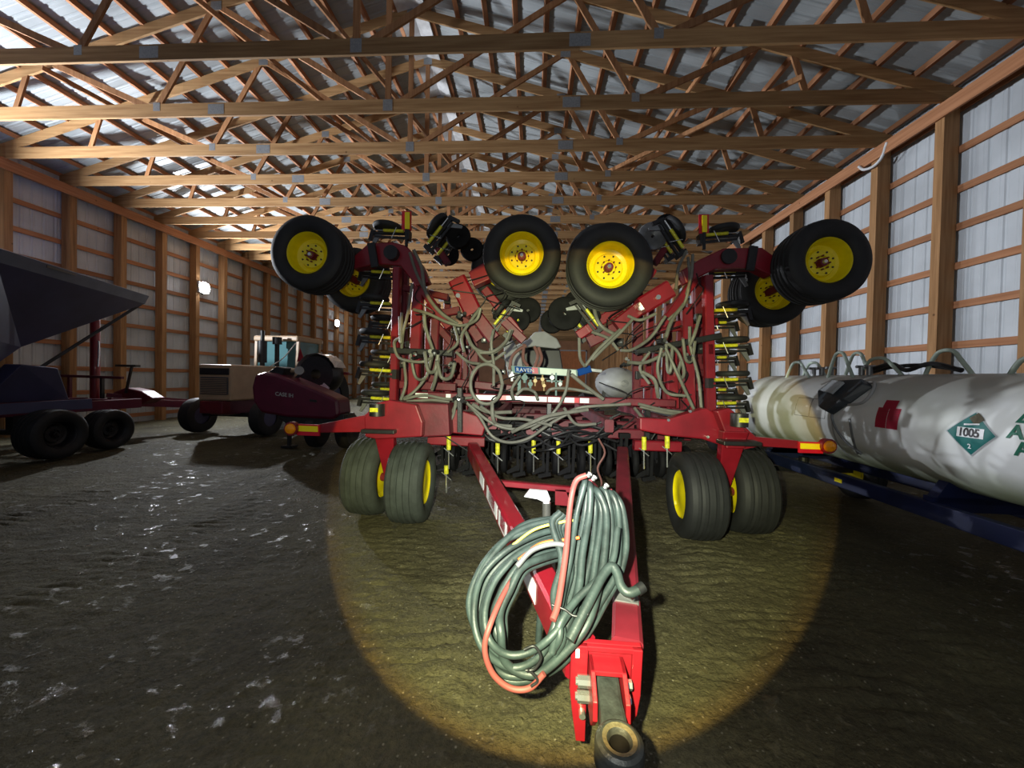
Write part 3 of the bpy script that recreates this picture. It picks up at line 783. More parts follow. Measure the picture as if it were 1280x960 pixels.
for x, y, Y in ((573, 370, 4.2), (822, 372, 4.1), (590, 392, 4.3), (800, 386, 4.2)):
    c = at(x, y, Y); MB().cyl(c, c+V((0,-.03,0)), .025, n=10).build('pivot_bolt', 'chrome', seeder)

# ---- row openers
def opener_proto():
    """runs along +X from its clamp"""
    mb = MB()
    mb.bar((-.02, 0, 0), (.42, 0, -.01), .045, .035, bev=.004).bar((0, 0, -.055), (.38, 0, -.05), .035, .025)
    mb.bar((.40, 0, .03), (.43, 0, -.10), .05, .04).box((-.05, -.05, -.08), (.0, .05, .03))
    o = mb.build('row_opener', 'black')
    MB().cyl((.02, -.045, .01), (.26, -.045, .012), .019, n=10).build('spring_cylinder', 'lime', o, smooth=True)
    MB().cyl((.26, -.045, .012), (.38, -.045, .013), .008, n=8).build('spring_rod', 'chrome', o, smooth=True)
    MB().tube([(.10, -.066, .045), (.15, -.066, -.08)], .005, smooth=False).build('spring_clip', 'chrome', o, smooth=True)
    MB().lathe([(.10, -.022), (.15, -.030), (.165, -.018), (.17, 0), (.165, .018), (.15, .030), (.10, .022), (.03, .02), (.03, -.02)], (.24, .02, .075), axis=2, n=28, close=True).build('packer_tyre', 'tyre', o, smooth=True)
    MB().prism([(.30, -.01, -.03), (.37, -.01, -.03), (.42, -.01, -.16), (.39, -.01, -.17)], (0, .02, 0)).build('seed_knife', 'steel', o)
    return o
op = opener_proto(); op.parent = seeder
import itertools
def setop(loc, mtx, sc=1):
    global op_first
    o = op if op_first else copy_tree(op, seeder)
    op_first = False
    mm = Matrix.Translation(V(loc)-O) @ mtx @ Matrix.Scale(sc, 4)
    o.matrix_local = mm
    return o
op_first = True
RL = Matrix.Rotation(R(180), 4, 'Z')
flipL = Matrix(((-1,0,0,0),(0,-1,0,0),(0,0,1,0),(0,0,0,1)))
def rotx(d): return Matrix.Rotation(R(d), 4, 'Y')
# left stack (pointing -X): keep cylinder on the camera side by a turn about X instead
def left(extra=0): return Matrix.Rotation(R(extra), 4, 'Y') @ Matrix.Rotation(R(180), 4, 'Z') @ Matrix.Rotation(R(180), 4, 'X') @ Matrix.Scale(-1, 4, (0,0,1)) if False else Matrix.Rotation(R(180+extra), 4, 'Y') @ Matrix.Rotation(R(180), 4, 'X') @ Matrix.Rotation(R(180), 4, 'X')
def dirm(dx, dz, flip=False):
    # opener axis X -> (dx,0,dz) in the picture plane, cylinder side stays towards the camera
    d = V((dx, 0, dz)).normalized(); y = V((0, 1, 0)); z = d.cross(y)
    if flip: z = -z; 
    m = Matrix.Identity(4)
    for i in range(3): m[i][0] = d[i]; m[i][1] = y[i]; m[i][2] = z[i]
    return m
# z axis: for +X direction z = X x Y = up; for -X it is down, so flip there (mirrored copy)
for y, Y in ((343, 4.7), (382, 4.5), (424, 4.45), (465, 4.4), (500, 4.6)):
    setop(at(492, y, Y), dirm(-1, .04, True))
for y, Y in ((342, 4.7), (390, 4.5), (434, 4.45), (476, 4.4), (505, 4.7)):
    setop(at(889, y, Y), dirm(1, .04))
for y, Y in ((405, 5.2), (448, 5.2), (488, 5.3)):
    setop(at(500, y, Y), dirm(-1, .02, True)); setop(at(880, y, Y), dirm(1, .02))
setop(at(508, 292, 4.5), dirm(-1, .04, True)); setop(at(878, 297, 4.5), dirm(1, .08))
setop(at(536, 308, 4.35), dirm(.62, .78)); setop(at(852, 314, 4.35), dirm(-.55, .80, True))
setop(at(548, 322, 4.8), dirm(.62, .78)); setop(at(838, 320, 4.8), dirm(-.55, .80, True))
setop(at(618, 408, 4.45), dirm(.60, .75), .85); setop(at(748, 410, 4.35), dirm(-.60, .75, True), .95)
setop(at(634, 418, 4.75), dirm(.60, .75)); setop(at(732, 420, 4.65), dirm(-.60, .75, True))
# black wheel clusters on the folded wings (packer pairs facing the camera)
def disc(x, y, Y, r, nm='packer_wheel', m='shade_black'):
    c = at(x, y, Y)
    o = MB().lathe([(r*.45, -.04), (r*.8, -.05), (r*.95, -.04), (r, 0), (r*.95, .04), (r*.8, .05), (r*.45, .04), (.02, .02), (.02, -.02)], c, axis=1, n=28, close=True).build(nm, m, seeder, smooth=True)
    return o
for x, y, Y, r in ((573, 296, 4.6, .15), (590, 312, 4.9, .15), (660, 388, 4.7, .16), (648, 400, 4.55, .14), (706, 392, 4.5, .20), (690, 402, 4.8, .15), (720, 378, 4.9, .15), (560, 318, 5.1, .15)):
    disc(x, y, Y, r)
disc(815, 296, 4.6, .17, m='steel'); disc(800, 306, 4.9, .15); disc(832, 282, 5.0, .14)
# black clamp clusters
for x, y, Y, r in ((577, 396, 4.2, .045), (543, 443, 4.15, .05), (573, 500, 4.1, .05), (830, 430, 4.15, .05), (862, 446, 4.2, .04), (783, 452, 4.2, .04), (561, 458, 4.2, .05), (760, 425, 4.2, .03), (520, 445, 4.25, .04)):
    c = at(x, y, Y); mb = MB()
    for q in range(5):
        e = V((random.uniform(-r, r), random.uniform(-.02, .02), random.uniform(-r, r)))
        mb.cyl(c+e+V((0, -.03, 0)), c+e+V((random.uniform(-.03, .03), .05, random.uniform(-.02, .02))), r*.45, n=10)
    o = mb.build('hose_clamp', 'black', seeder, smooth=True)
    MB().cyl(c+V((.01, -.035, .01)), c+V((.012, -.05, .012)), .012, n=8).build('clamp_bolt', 'chrome', o)
# standing black distribution post beside front bar
BAR(at(575, 485, 4.1), at(575, 540, 4.1), .055, .055, 'distributor_post', 'black')
# openers hanging below the frame
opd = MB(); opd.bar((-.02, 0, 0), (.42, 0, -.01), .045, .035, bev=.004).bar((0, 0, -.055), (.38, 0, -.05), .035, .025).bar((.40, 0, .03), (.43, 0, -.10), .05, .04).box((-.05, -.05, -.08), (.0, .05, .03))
opd = opd.build('shadowed_opener', 'shade_black'); opd.parent = seeder
MB().lathe([(.10, -.022), (.15, -.030), (.165, -.018), (.17, 0), (.165, .018), (.15, .030), (.10, .022), (.03, .02), (.03, -.02)], (.24, .02, .075), axis=2, n=24, close=True).build('packer_tyre', 'shade_black', opd, smooth=True)
MB().prism([(.30, -.01, -.03), (.37, -.01, -.03), (.42, -.01, -.16), (.39, -.01, -.17)], (0, .02, 0)).build('seed_knife', 'shade_black', opd)
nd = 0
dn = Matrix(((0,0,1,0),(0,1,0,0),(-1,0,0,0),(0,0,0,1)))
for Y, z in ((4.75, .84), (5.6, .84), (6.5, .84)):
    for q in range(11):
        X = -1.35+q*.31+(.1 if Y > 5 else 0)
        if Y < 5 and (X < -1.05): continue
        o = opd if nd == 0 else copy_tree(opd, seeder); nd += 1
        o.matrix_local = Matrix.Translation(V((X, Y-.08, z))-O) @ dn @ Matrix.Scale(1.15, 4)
# yellow cylinders under the front bars
for x, y0, y1, Y in ((561, 545, 562, 4.25), (558, 582, 592, 4.3), (622, 550, 568, 4.4), (667, 550, 566, 4.5), (698, 551, 567, 4.5), (738, 552, 566, 4.5), (805, 546, 562, 4.25), (834, 545, 560, 4.2)):
    c = MB().cyl(at(x, y0, Y), at(x, y1, Y), .026, n=10).build('lift_cylinder', 'lime', seeder, smooth=True)
    MB().cyl(at(x, y1, Y), at(x, y1+24, Y), .009, n=8).bar(at(x-6, y1-2, Y), at(x+6, y1+8, Y), .01, .01).build('cylinder_rod', 'chrome', c, smooth=True)
# rear dual wheels seen beneath
for X in (-1.15, -.85): 
    o = put(gf, 'ground_wheel', V((X, 7.2, .405)), rz=R(90)); o['label'] = 'rear ground wheel deep under the frame'
MB().cyl(V((-1.25, 7.2, .405)), V((1.6, 7.2, .405)), .05).build('axle', 'dark_red', seeder, smooth=True)
for X in (1.2, 1.5):
    o = put(gf, 'ground_wheel', V((X, 7.2, .405)), rz=R(90)); o['label'] = 'rear ground wheel deep under the frame'

# ---- seed hoses
HS = [
 [(517,312),(527,335),(532,365),(550,390),(572,405)], [(512,316),(522,345),(540,378),(560,398)], [(515,355),(510,390),(504,415),(502,435)],
 [(517,387),(535,392),(557,402),(577,407),(595,400),(601,385)], [(530,390),(532,410),(541,437)], [(502,421),(493,428),(497,445),(510,451),(530,452),(541,445)],
 [(505,452),(507,480),(501,500)], [(540,447),(533,470),(517,490),(501,500)], [(582,415),(593,435),(615,441),(632,428),(640,412)],
 [(617,412),(614,430),(617,455),(617,482)], [(600,441),(617,439),(632,427),(638,412)], [(595,437),(603,448),(613,452),(632,440)],
 [(572,502),(560,525),(547,534),(535,537)], [(570,500),(566,520),(556,534)], [(582,502),(600,522),(615,545),(637,553),(662,547),(690,528),(720,512)],
 [(585,505),(617,530),(650,536),(687,520),(706,492),(711,462)], [(615,502),(616,522),(622,531),(640,533)], [(505,499),(530,494),(560,499),(590,497)],
 [(508,502),(540,500),(562,503)], [(832,395),(813,422),(790,437),(776,438)], [(855,380),(840,400),(832,422)], [(832,428),(847,440),(855,463),(852,473),(848,465),(852,450)],
 [(832,435),(847,468),(868,513)], [(827,435),(822,463),(833,490),(857,495)], [(785,453),(807,453),(832,442)], [(862,408),(863,433),(873,472),(877,513)],
 [(740,450),(757,433),(773,418),(790,400)], [(740,415),(760,423),(773,438)], [(803,465),(818,475),(823,497)], [(800,508),(832,516),(864,519)], [(798,505),(828,512),(862,517)],
 [(793,510),(807,527),(818,540)], [(844,520),(848,532),(843,542),(830,540)], [(858,314),(848,335),(845,362)], [(860,322),(862,350),(855,380),(835,400)], [(866,318),(864,345),(858,368)],
 [(714,468),(731,482),(754,499)], [(664,537),(687,524),(708,517),(728,509),(788,505)], [(724,422),(725,447),(731,458)], [(731,458),(745,440),(757,428),(775,412)], [(640,540),(665,528),(690,519),(735,512)],
 [(683,492),(690,486),(712,486),(745,492)], [(645,494),(655,486),(668,490),(672,500)], [(600,508),(625,522),(655,524),(690,532)], [(590,505),(610,515),(640,515)], [(570,440),(585,452),(600,455)],
 [(785,395),(800,400),(820,392)], [(560,440),(572,428),(568,408)], [(548,447),(545,470),(540,487)], [(705,510),(720,530),(745,530)], [(600,385),(588,402),(577,420),(580,440)], [(812,440),(800,460),(812,480)],
 [(742,372),(744,392),(752,408),(772,420)], [(875,395),(868,418),(862,432)], [(650,470),(640,486),(642,500)]]
re_ = random.Random(21)
for k in range(6):
    x = re_.choice((re_.uniform(500, 590), re_.uniform(795, 880))); y = re_.uniform(380, 470)
    L_ = re_.uniform(25, 50); w_ = re_.uniform(-26, 26); sg = re_.uniform(8, 26)
    HS.append([(x, y), (x+w_*.25, y+L_*.5+sg*.5), (x+w_*.75, y+L_*.5+sg*.5), (x+w_, y+L_*.1)] if True else [(x, y), (x+w_*.25, y+L_*.5), (x+w_*.6, y+L_), (x+w_, y+L_*1.4)])
for i, h in enumerate(HS):
    Yb = 4.06+.16*((i*37 % 10)/10)
    if h[0][1] < 330: Yb += .12
    pts = [at(x, y, Yb+.05*math.sin(j*1.7+i)) for j, (x, y) in enumerate(h)]
    MB().tube(pts, .0165 if i % 4 else .020, n=8, sub=6).build('seed_hose', 'hose', seeder, smooth=True)
pts = [at(608+20*math.cos(t*.7), 480-25*math.sin(t*.7), 4.05+.004*t) for t in range(10)]
MB().tube(pts, .019, n=8).build('seed_hose', 'hose', seeder, smooth=True)
for h in ([(637,462),(640,446),(650,436),(658,432)], [(655,430),(654,448),(660,458)], [(673,434),(677,448),(672,460)], [(668,433),(672,445),(668,460)]):
    MB().tube([at(x, y, 4.62) for x, y in h], .020, n=8).build('ammonia_hose', 'brown_hose', seeder, smooth=True)
for k in range(26):                                             # thin black wiring through the frame
    s = random.choice((-1, 1)); cx = 697+s*random.uniform(60, 180); cy = random.uniform(330, 520)
    pts = [at(cx+random.uniform(-28, 28), cy+q*random.uniform(10, 18), 4.2+random.uniform(-.08, .2)) for q in range(4)]
    MB().tube(pts, .007, n=6).build('wiring_lead', 'black', seeder, smooth=True)
for k in range(10):
    pts = [at(660+q*36+random.uniform(-10,10), 520+random.uniform(-6, 30)+k*2, 4.25+random.uniform(0, .3)) for q in range(-2, 4)]
    MB().tube(pts, .014, n=6).build('slack_lead', 'black', seeder, smooth=True)

# ---- ammonia cooler and manifold with sign
Ym = 4.42
mf = P([(639,457),(722,462),(722,471),(640,466)], Ym, .05, 'manifold_plate', 'pale_panel', bevel=.003)
A, B = at(639, 457, Ym-.006), at(722, 462, Ym-.006); D_ = at(640, 466, Ym-.006)
ux = (B-A).normalized(); uy = (A-D_).normalized(); wd = (B-A).length; hh = (A-D_).length
def mf_rect(t0, t1, m, nm, z0=.08, z1=.92):
    MB().prism([D_+ux*wd*t0+uy*hh*z0, D_+ux*wd*t1+uy*hh*z0, D_+ux*wd*t1+uy*hh*z1, D_+ux*wd*t0+uy*hh*z1], (0, -.002, 0)).build(nm, m, mf)
mf_rect(.05, .31, 'blue_panel', 'sign_panel'); mf_rect(.31, .40, 'decal_red', 'sign_panel'); mf_rect(.43, .97, 'hoop', 'sign_panel')
mb = MB(); text_on(mb, 'RAVEN', .060, lambda u, v, w: D_+ux*(wd*.07+u)+uy*(hh*.25+v)+V((0, -.003-w, 0)), spacing=1.15, bold=.001); mb.build('sign_lettering', 'paper', mf)
for x, y, r, m in ((640, 470, .030, 'white_refl'), (656, 472, .034, 'pale_panel'), (663, 480, .028, 'pale_panel'), (669, 476, .022, 'brass'), (678, 474, .022, 'brass'), (690, 472, .026, 'steel'), (680, 482, .02, 'brass'), (700, 480, .022, 'steel')):
    c = at(x, y, Ym); MB().cyl(c+V((0, -.04, 0)), c+V((0, .06, 0)), r, n=16).cyl(c+V((0, 0, -.06)), c+V((0, 0, .05)), r*.5, n=10).build('manifold_valve', m, seeder, smooth=True)
for x in (648, 650, 695): BAR(at(x, 466, Ym), at(x, 495, Ym), .02, .02, 'manifold_post', 'pale_panel')
BAR(at(683, 476, Ym), at(703, 477, Ym), .02, .02, 'manifold_pipe', 'pale_panel')
BAR(at(722, 466, 4.45), at(738, 461, 4.45), .09, .08, 'blue_valve', 'blue_panel')
BAR(at(735, 462, 4.5), at(752, 464, 4.5), .04, .04, 'grey_pipe', 'steel')

# ================================================================ HYDRAULIC HOSE BUNDLE
hb = thing('hydraulic_hose_bundle', (.15, 1.8, .2), 'coiled bundle of dusty grey hydraulic hoses with one pink hose hanging over the tongue', 'hoses')
def HT(pts, r, m, nm='hydraulic_hose', n=10): 
    return MB().tube(pts, r, n=n, sub=7).build(nm, m, hb, smooth=True)
def yb(py, d=0): return 1.74-.37*max(0, min(1, (py-625)/165))+d
def bun(pts, d, r, m='hyd', nm='hydraulic_hose'):
    return HT([at(x, y, yb(y, d+(q[0] if q else 0))) for x, y, *q in pts], r, m, nm)
rnd = random.Random(3)
for k in range(7):
    d = .022*((k*3) % 5); j = lambda a=2.0: rnd.uniform(-a, a)
    bun([(726+2*k, 640+3*k, .16), (727+2.4*k, 606+2*k, .08), (731+3.3*k, 603+2.5*k), (722+7*k+j(), 642), (714+8*k+j(), 690), (706+8*k+j(3), 735),
         (693+7.6*k+j(3), 780), (678+5.5*k+j(), 815), (655+3*k+j(), 833+2*k), (628+1*k, 833-k*1+j()), (601+5*k, 806-3*k), (591+6.5*k+j(), 765),
         (602+7*k, 722+3*k+j()), (632+4*k, 690+4*k+j()), (672+1*k, 668+6*k, .04), (706, 660+6*k, .10), (722, 655+6*k, .16)], d, .0135+.0012*(k % 3))
for k in range(6):
    d = .05+.022*((k*2) % 3); j = lambda a=2.0: rnd.uniform(-a, a)
    bun([(745+3*k, 650, .14), (748+3*k, 618, .05), (756+3.2*k, 613+2*k), (763+3.2*k, 640), (765+3.2*k+j(), 680), (757+3.5*k+j(), 718), (735+4*k+j(), 755),
         (711+4.5*k, 792), (684+3*k, 822+2*k), (650+k, 836+3*k), (620, 825+4*k+j()), (597+1*k+j(), 795+1*k), (588+2*k+j(), 755), (598+1*k+j(), 715), (625+2*k, 682-2*k+j(), .02), (660, 664-2*k, .05), (700, 652-k, .09)], d, .0135+.001*(k % 2))
bun([(733,594),(721,600),(715,617),(711,647),(708,685),(703,722),(697,757),(691,775)], -.05, .0125, 'pink', 'air_hose')
bun([(664,686,.08),(650,712,.06),(632,738,.03),(613,780),(606,812),(616,842),(638,860),(662,860),(680,842)], -.04, .0105, 'pink', 'air_hose')
bun([(640,682),(668,662),(700,653),(722,650)], 0, .006, 'yellow_hose', 'signal_cable')
bun([(648,700),(675,680),(704,675),(724,672)], .0, .007, 'orange_hose', 'signal_cable')
bun([(646,708),(665,688),(690,680),(712,682)], -.04, .011, 'steel', 'hose_fitting')
o = bun([(712,800),(735,755),(752,722),(764,708),(771,716),(776,732),(786,741),(802,735)], -.05, .018)
MB().cyl(at(797, 738, yb(738, -.05)), at(804, 733, yb(733, -.05)), .020, n=14).build('dust_cap', 'black', o, smooth=True)
for k in range(4):
    bun([(x+k*4, y+k*3) for x, y in ((700,640),(690,655),(702,700),(692,745),(700,790),(690,815))], -.02+k*.02, .014)
bun([(690,815),(700,780),(722,748),(750,722),(766,700),(772,660)], -.03, .014)
bun([(640,700),(618,728),(606,765),(612,800),(634,818),(662,815),(690,795),(712,765)], -.03, .013)
# couplers at the top
for x, y in ((735, 596), (741, 600), (756, 610)):
    c = at(x, y, 1.72); MB().cyl(c, c+V((.01, 0, .02)), .010, n=8).cyl(c+V((0, -.01, .012)), c+V((.015, -.01, .012)), .006, n=8).build('hose_coupler', 'chrome', hb, smooth=True)
# cable ties: black bands round the bundle
for pts in (((655,812),(668,808),(676,822),(668,836),(657,838)), ((690,756),(706,762),(718,770),(735,768)), ((660,836),(672,850),(664,858))):
    bun(pts, -.05, .005, 'black', 'cable_tie')
# hose stand on tongue
st = MB().tube([V((.33, 2.05, .52)), V((.33, 2.0, .85)), at(745, 612, 1.92), at(737, 602, 1.80)], .013, n=8).build('hose_stand', 'dark_red', seeder, smooth=True)
MB().tube([V((.33, 2.05, .55)), V((.40, 2.0, .85)), at(762, 612, 1.86)], .012, n=8).build('hose_hook', 'dark_red', st, smooth=True)

# ================================================================ AMMONIA TANK ON WAGON
TX, TZ, TR = 3.75, 1.145, .50
YT0, YT1 = .9, 6.25
tk = thing('ammonia_tank', (TX, 3.5, 0), 'long white ammonia nurse tank on a blue wagon along the right wall', 'tank')
prof = [(.001, YT0-.20), (.16, YT0-.185), (.32, YT0-.13), (.43, YT0-.06), (.5, YT0+.06)]
prof += [(.5, y) for y in (1.8, 2.7, 3.6, 4.5, 5.4)]
prof += [(.5, YT1-.10), (.485, YT1), (.44, YT1+.07), (.33, YT1+.14), (.17, YT1+.19), (.001, YT1+.205)]
sh = MB().lathe([(r, y-3.5) for r, y in prof], (TX, 3.5, TZ), axis=1, n=64).build('tank_shell', 'tank', None, origin=(TX, 3.5, TZ), smooth=True)
sh.parent = tk; sh.location = (0, 0, TZ)
def onT(y, a, off=0.0):      # y along, a = arc length up from the side facing the aisle
    t = a/TR
    return V((TX-(TR+off)*math.cos(t), y, TZ+(TR+off)*math.sin(t)))
# weld seams
for Y in (2.35, 4.35):
    mb = MB(); mb.lathe([(TR+.001, -.012), (TR+.004, 0), (TR+.001, .012)], (TX, Y, TZ), axis=1, n=64); mb.build('weld_seam', 'greywhite', tk, smooth=True)
# strap
mb = MB(); 
for q in range(17): pass
pa = [onT(4.15-.05*math.sin(q*.35), -.35+q*.055, .004) for q in range(0, 8)]
MB().tube(pa, .012, n=6).build('strap', 'steel', tk, smooth=True)
# placard
yc, ac, hd = 3.03, .04, .20
def patch(y0f, name, m, pts, off, nseg=1, parent=tk):
    # pts in (u right, v up) about (yc,ac); subdivided fan over the curve
    mb = MB(); P2 = [onT(yc-u, ac+v, off) for u, v in pts]; mb.add(P2, [tuple(range(len(P2)))]); return mb.build(name, m, parent)
def grid_patch(name, m, f, off, yc_, ac_, w, h, parent, nu=6, nv=8, rot=0, shear=0):
    mb = MB()
    for j in range(nv+1):
        for i in range(nu+1):
            u = (i/nu-.5)*w; v = (j/nv-.5)*h
            uu = u*math.cos(rot)-v*math.sin(rot)+shear*v; vv = u*math.sin(rot)+v*math.cos(rot)
            mb.v.append(onT(yc_-uu, ac_+vv, off))
    mb.f = [(j*(nu+1)+i, j*(nu+1)+i+1, (j+1)*(nu+1)+i+1, (j+1)*(nu+1)+i) for j in range(nv) for i in range(nu)]
    return mb.build(name, m, parent)
q = .240
pb = grid_patch('placard', 'paper', 0, .004, yc, ac, q, q, tk, 8, 8, R(45))
grid_patch('placard_field', 'green', 0, .006, yc, ac, q*.93, q*.93, pb, 8, 8, R(45))
grid_patch('placard_corner', 'rust', 0, .008, yc-.022, ac+.11, .066, .074, pb, 3, 3, R(45))
grid_patch('placard_flash', 'white_refl', 0, .008, yc+.0, ac+.068, .10, .011, pb, 3, 1, R(6))
grid_patch('number_panel', 'white_refl', 0, .009, yc, ac+.005, .176, .072, pb, 6, 4)
mb = MB(); text_on(mb, '1005', .086, lambda u, v, w: onT(yc+.077-u*.86, ac-.023+v, .011+w), spacing=.95, bold=.002); mb.build('placard_number', 'ink', pb)
mb = MB(); text_on(mb, '2', .048, lambda u, v, w: onT(yc+.012-u, ac-.110+v, .009+w), bold=.001); mb.build('placard_number', 'white_refl', pb)
# big lettering
Yt = 2.80
for s, sz, dy, a0, shr in (('LA', .13, -.01, .155, .35), ('ANHYDROUS', .13, .01, .045, .0), ('AMMONIA', .13, -.035, -.065, 0)):
    mb = MB(); text_on(mb, s, sz, lambda u, v, w: onT(Yt+dy-u, a0+v, .004+w), shear=shr, bold=.004); mb.build('tank_lettering', 'text_green', tk)
# red warning decals
rd = grid_patch('warning_decal', 'decal_red', 0, .005, 3.72, .215, .13, .085, tk, 3, 3)
grid_patch('warning_decal', 'decal_red', 0, .005, 3.77, .085, .11, .19, tk, 3, 5); grid_patch('warning_decal', 'decal_red', 0, .005, 3.655, .085, .11, .19, tk, 3, 5)
mb = MB()
for j in range(3):
    for yy in (3.76, 3.645):
        for i in range(6):
            u0 = yy+.045-random.uniform(0, .01); v = .165-i*.019
            mb.add([onT(u0, v, .0065), onT(u0-random.uniform(.06, .09), v, .0065), onT(u0-.085, v-.004, .0065), onT(u0, v-.004, .0065)], [(0,1,2,3)])
mb.build('fine_print', 'pink', rd)
# thin outlined stencil boxes
mb = MB()
for yy in (4.95, 4.70):
    w = .24; h = .22
    c = [(yy, .22), (yy-w, .22), (yy-w, .22-h), (yy, .22-h)]
    for (p, q_) in zip(c, c[1:]+c[:1]): mb.tube([onT(p[0], p[1], .002), onT((p[0]+q_[0])/2, (p[1]+q_[1])/2, .002), onT(q_[0], q_[1], .002)], .003, n=4, smooth=False)
mb.build('stencil_outline', 'ink_dim', tk)
# dark gauge cover with paper label
cv = [(4.62,.27),(4.53,.43),(4.12,.46),(4.02,.40),(4.14,.20),(4.32,.05),(4.50,.10)]
mb = MB(); mb.add([onT(y, a, .012) for y, a in cv]+[onT(y, a, .085) for y, a in [(4.59,.28),(4.51,.41),(4.15,.44),(4.08,.38),(4.18,.21),(4.33,.08),(4.47,.12)]],
                  [tuple(range(7)), tuple(range(7,14))]+[(i,(i+1)%7,7+(i+1)%7,7+i) for i in range(7)])
cvo = mb.build('gauge_cover', 'dark_plastic', tk, bevel=.012)
MB().add([onT(4.54,.28,.106), onT(4.34,.25,.106), onT(4.30,.38,.106), onT(4.48,.40,.106), onT(4.54,.28,.080), onT(4.34,.25,.080), onT(4.30,.38,.080), onT(4.48,.40,.080)], [(0,1,2,3),(4,7,6,5),(0,4,5,1),(1,5,6,2),(2,6,7,3),(3,7,4,0)]).build('paper_label', 'paper', cvo)
MB().tube([onT(4.10,.44,.03), onT(3.98,.40,.06), onT(3.93,.30,.05), onT(3.98,.20,.04), onT(4.14,.17,.03)], .014, n=8).build('cover_strap', 'greywhite', cvo, smooth=True)
MB().tube([onT(4.32,.11,.03), onT(4.33,.02,.02), onT(4.28,-.10,.014), onT(4.20,-.22,.012), onT(4.08,-.33,.012)], .011, n=8).build('gauge_cable', 'steel', tk, smooth=True)
# hoops, valves on the crown
def hoop(pts, r=.018, m='hoop'): MB().tube(pts, r, n=10, sub=6).build('guard_hoop', m, tk, smooth=True)
zt = TZ+TR
def hoopY(yc_, w, h, dx=0):
    hoop([V((TX-.17+dx, yc_+w*.5, zt-.06)), V((TX-.16+dx, yc_+w*.32, zt+h*.6)), V((TX-.16+dx, yc_+w*.15, zt+h)), V((TX-.16+dx, yc_-w*.12, zt+h)), V((TX-.16+dx, yc_-w*.30, zt+h*.6)), V((TX-.17+dx, yc_-w*.62, zt-.04))])
hoopY(5.45, .42, .17); hoopY(4.72, .34, .25); hoopY(4.75, .34, .25, .22); hoopY(5.5, .42, .17, .25); hoopY(3.75, .40, .21, .2); hoopY(3.05, .30, .11, .1); hoopY(4.35, .5, .17, .12)
mb = MB()
for yv in (5.3, 5.15, 5.0, 4.55, 4.45):
    mb.cyl((TX-.05, yv, zt-.02), (TX-.05, yv, zt+.09), .03, n=12).cyl((TX-.11, yv, zt+.09), (TX+.01, yv, zt+.09), .016, n=8)
mb.build('tank_valves', 'steel', tk, smooth=True)
MB().tube([V((TX-.02, 4.5, zt+.05)), V((TX+.0, 4.25, zt+.11)), V((TX-.03, 4.05, zt+.04)), V((TX, 3.85, zt+.10)), V((TX+.02, 3.6, zt+.03))], .022, n=8).tube([V((TX+.08, 4.6, zt+.02)), V((TX+.05, 4.3, zt+.08)), V((TX+.07, 4.0, zt+.09)), V((TX+.05, 3.7, zt+.05))], .02, n=8).build('tank_hose', 'black', tk, smooth=True)
# wagon frame
for dx in (-.42, .42):
    rl = MB().bar((TX+dx, .8, .50), (TX+dx, 6.6, .50), .07, .14).build('wagon_rail', 'blue', tk, bevel=.006)
    if dx < 0:
        for yy in (4.25, 5.9, 2.4): MB().box((TX+dx-.038, yy, .48), (TX+dx-.036, yy+.10, .52)).build('side_reflector', 'yellow', rl)
for yy in (1.4, 3.4, 5.6):
    MB().bar((TX-.42, yy, .55), (TX+.42, yy, .55), .08, .12).build('wagon_crossmember', 'blue', tk)
    MB().prism([(TX-.42, yy-.04, .56), (TX+.42, yy-.04, .56), (TX+.30, yy-.04, .74), (TX+.18, yy-.04, .68), (TX, yy-.04, .645), (TX-.18, yy-.04, .68), (TX-.30, yy-.04, .74)], (0, .08, 0)).build('tank_saddle', 'blue', tk)
for yy in (1.6, 5.5):
    MB().bar((TX-.75, yy, .36), (TX+.75, yy, .36), .07, .07).build('wagon_axle', 'black', tk)
    MB().cyl((TX, yy, .36), (TX, yy, .52), .06).build('bolster', 'black', tk)
wt = wheel_proto('wagon_wheel', 'tyre', D=.70, W=.24, dished=False, grooves=2)
for i, (X, Y) in enumerate(((TX-.72, 1.6), (TX-.72, 5.5), (TX+.72, 1.6), (TX+.72, 5.5))):
    o = wt if i == 0 else copy_tree(wt, tk)
    o.parent = tk; o.location = V((X, Y, .33))-V((TX, 3.5, 0)); o.rotation_euler = (0, 0, R(90))
MB().bar((TX, 6.6, .45), (TX-.1, 7.6, .40), .08, .08).build('wagon_tongue', 'black', tk)
# a farther tank behind it
t2 = thing('ammonia_tank', (3.55, 10.0, 0), 'greyish nurse tank farther back, mostly hidden behind the seeder openers', 'tank')
MB().lathe([(.001, -1.55), (.25, -1.5), (.45, -1.38), (.55, -1.2), (.55, 1.2), (.45, 1.38), (.25, 1.5), (.001, 1.55)], (3.55, 10.0, 1.15), axis=1, n=48).build('tank_shell', 'greywhite', t2, smooth=True)
MB().box((3.1, 8.3, .45), (4.0, 11.7, .56)).build('wagon_frame', 'blue', t2)
MB().prism([(3.40, 8.435, 1.22), (3.58, 8.435, 1.40), (3.76, 8.435, 1.22), (3.58, 8.435, 1.04)], (0, -.01, 0)).build('placard', 'black', t2)
for X in (2.95, 4.15):
    for Y in (8.9, 11.1): MB().lathe([(.12, -.10), (.30, -.11), (.36, -.08), (.36, .08), (.30, .11), (.12, .10), (.02, .06), (.02, -.06)], (X, Y, .35), axis=0, n=28, close=True).build('wagon_wheel', 'tyre', t2, smooth=True)
for Y in (8.9, 11.1): MB().bar((2.95, Y, .35), (4.15, Y, .35), .06, .06).box((3.5, Y-.05, .35), (3.6, Y+.05, .46)).box((3.3, Y-.1, .55), (3.8, Y+.1, .66)).build('wagon_axle', 'black', t2)

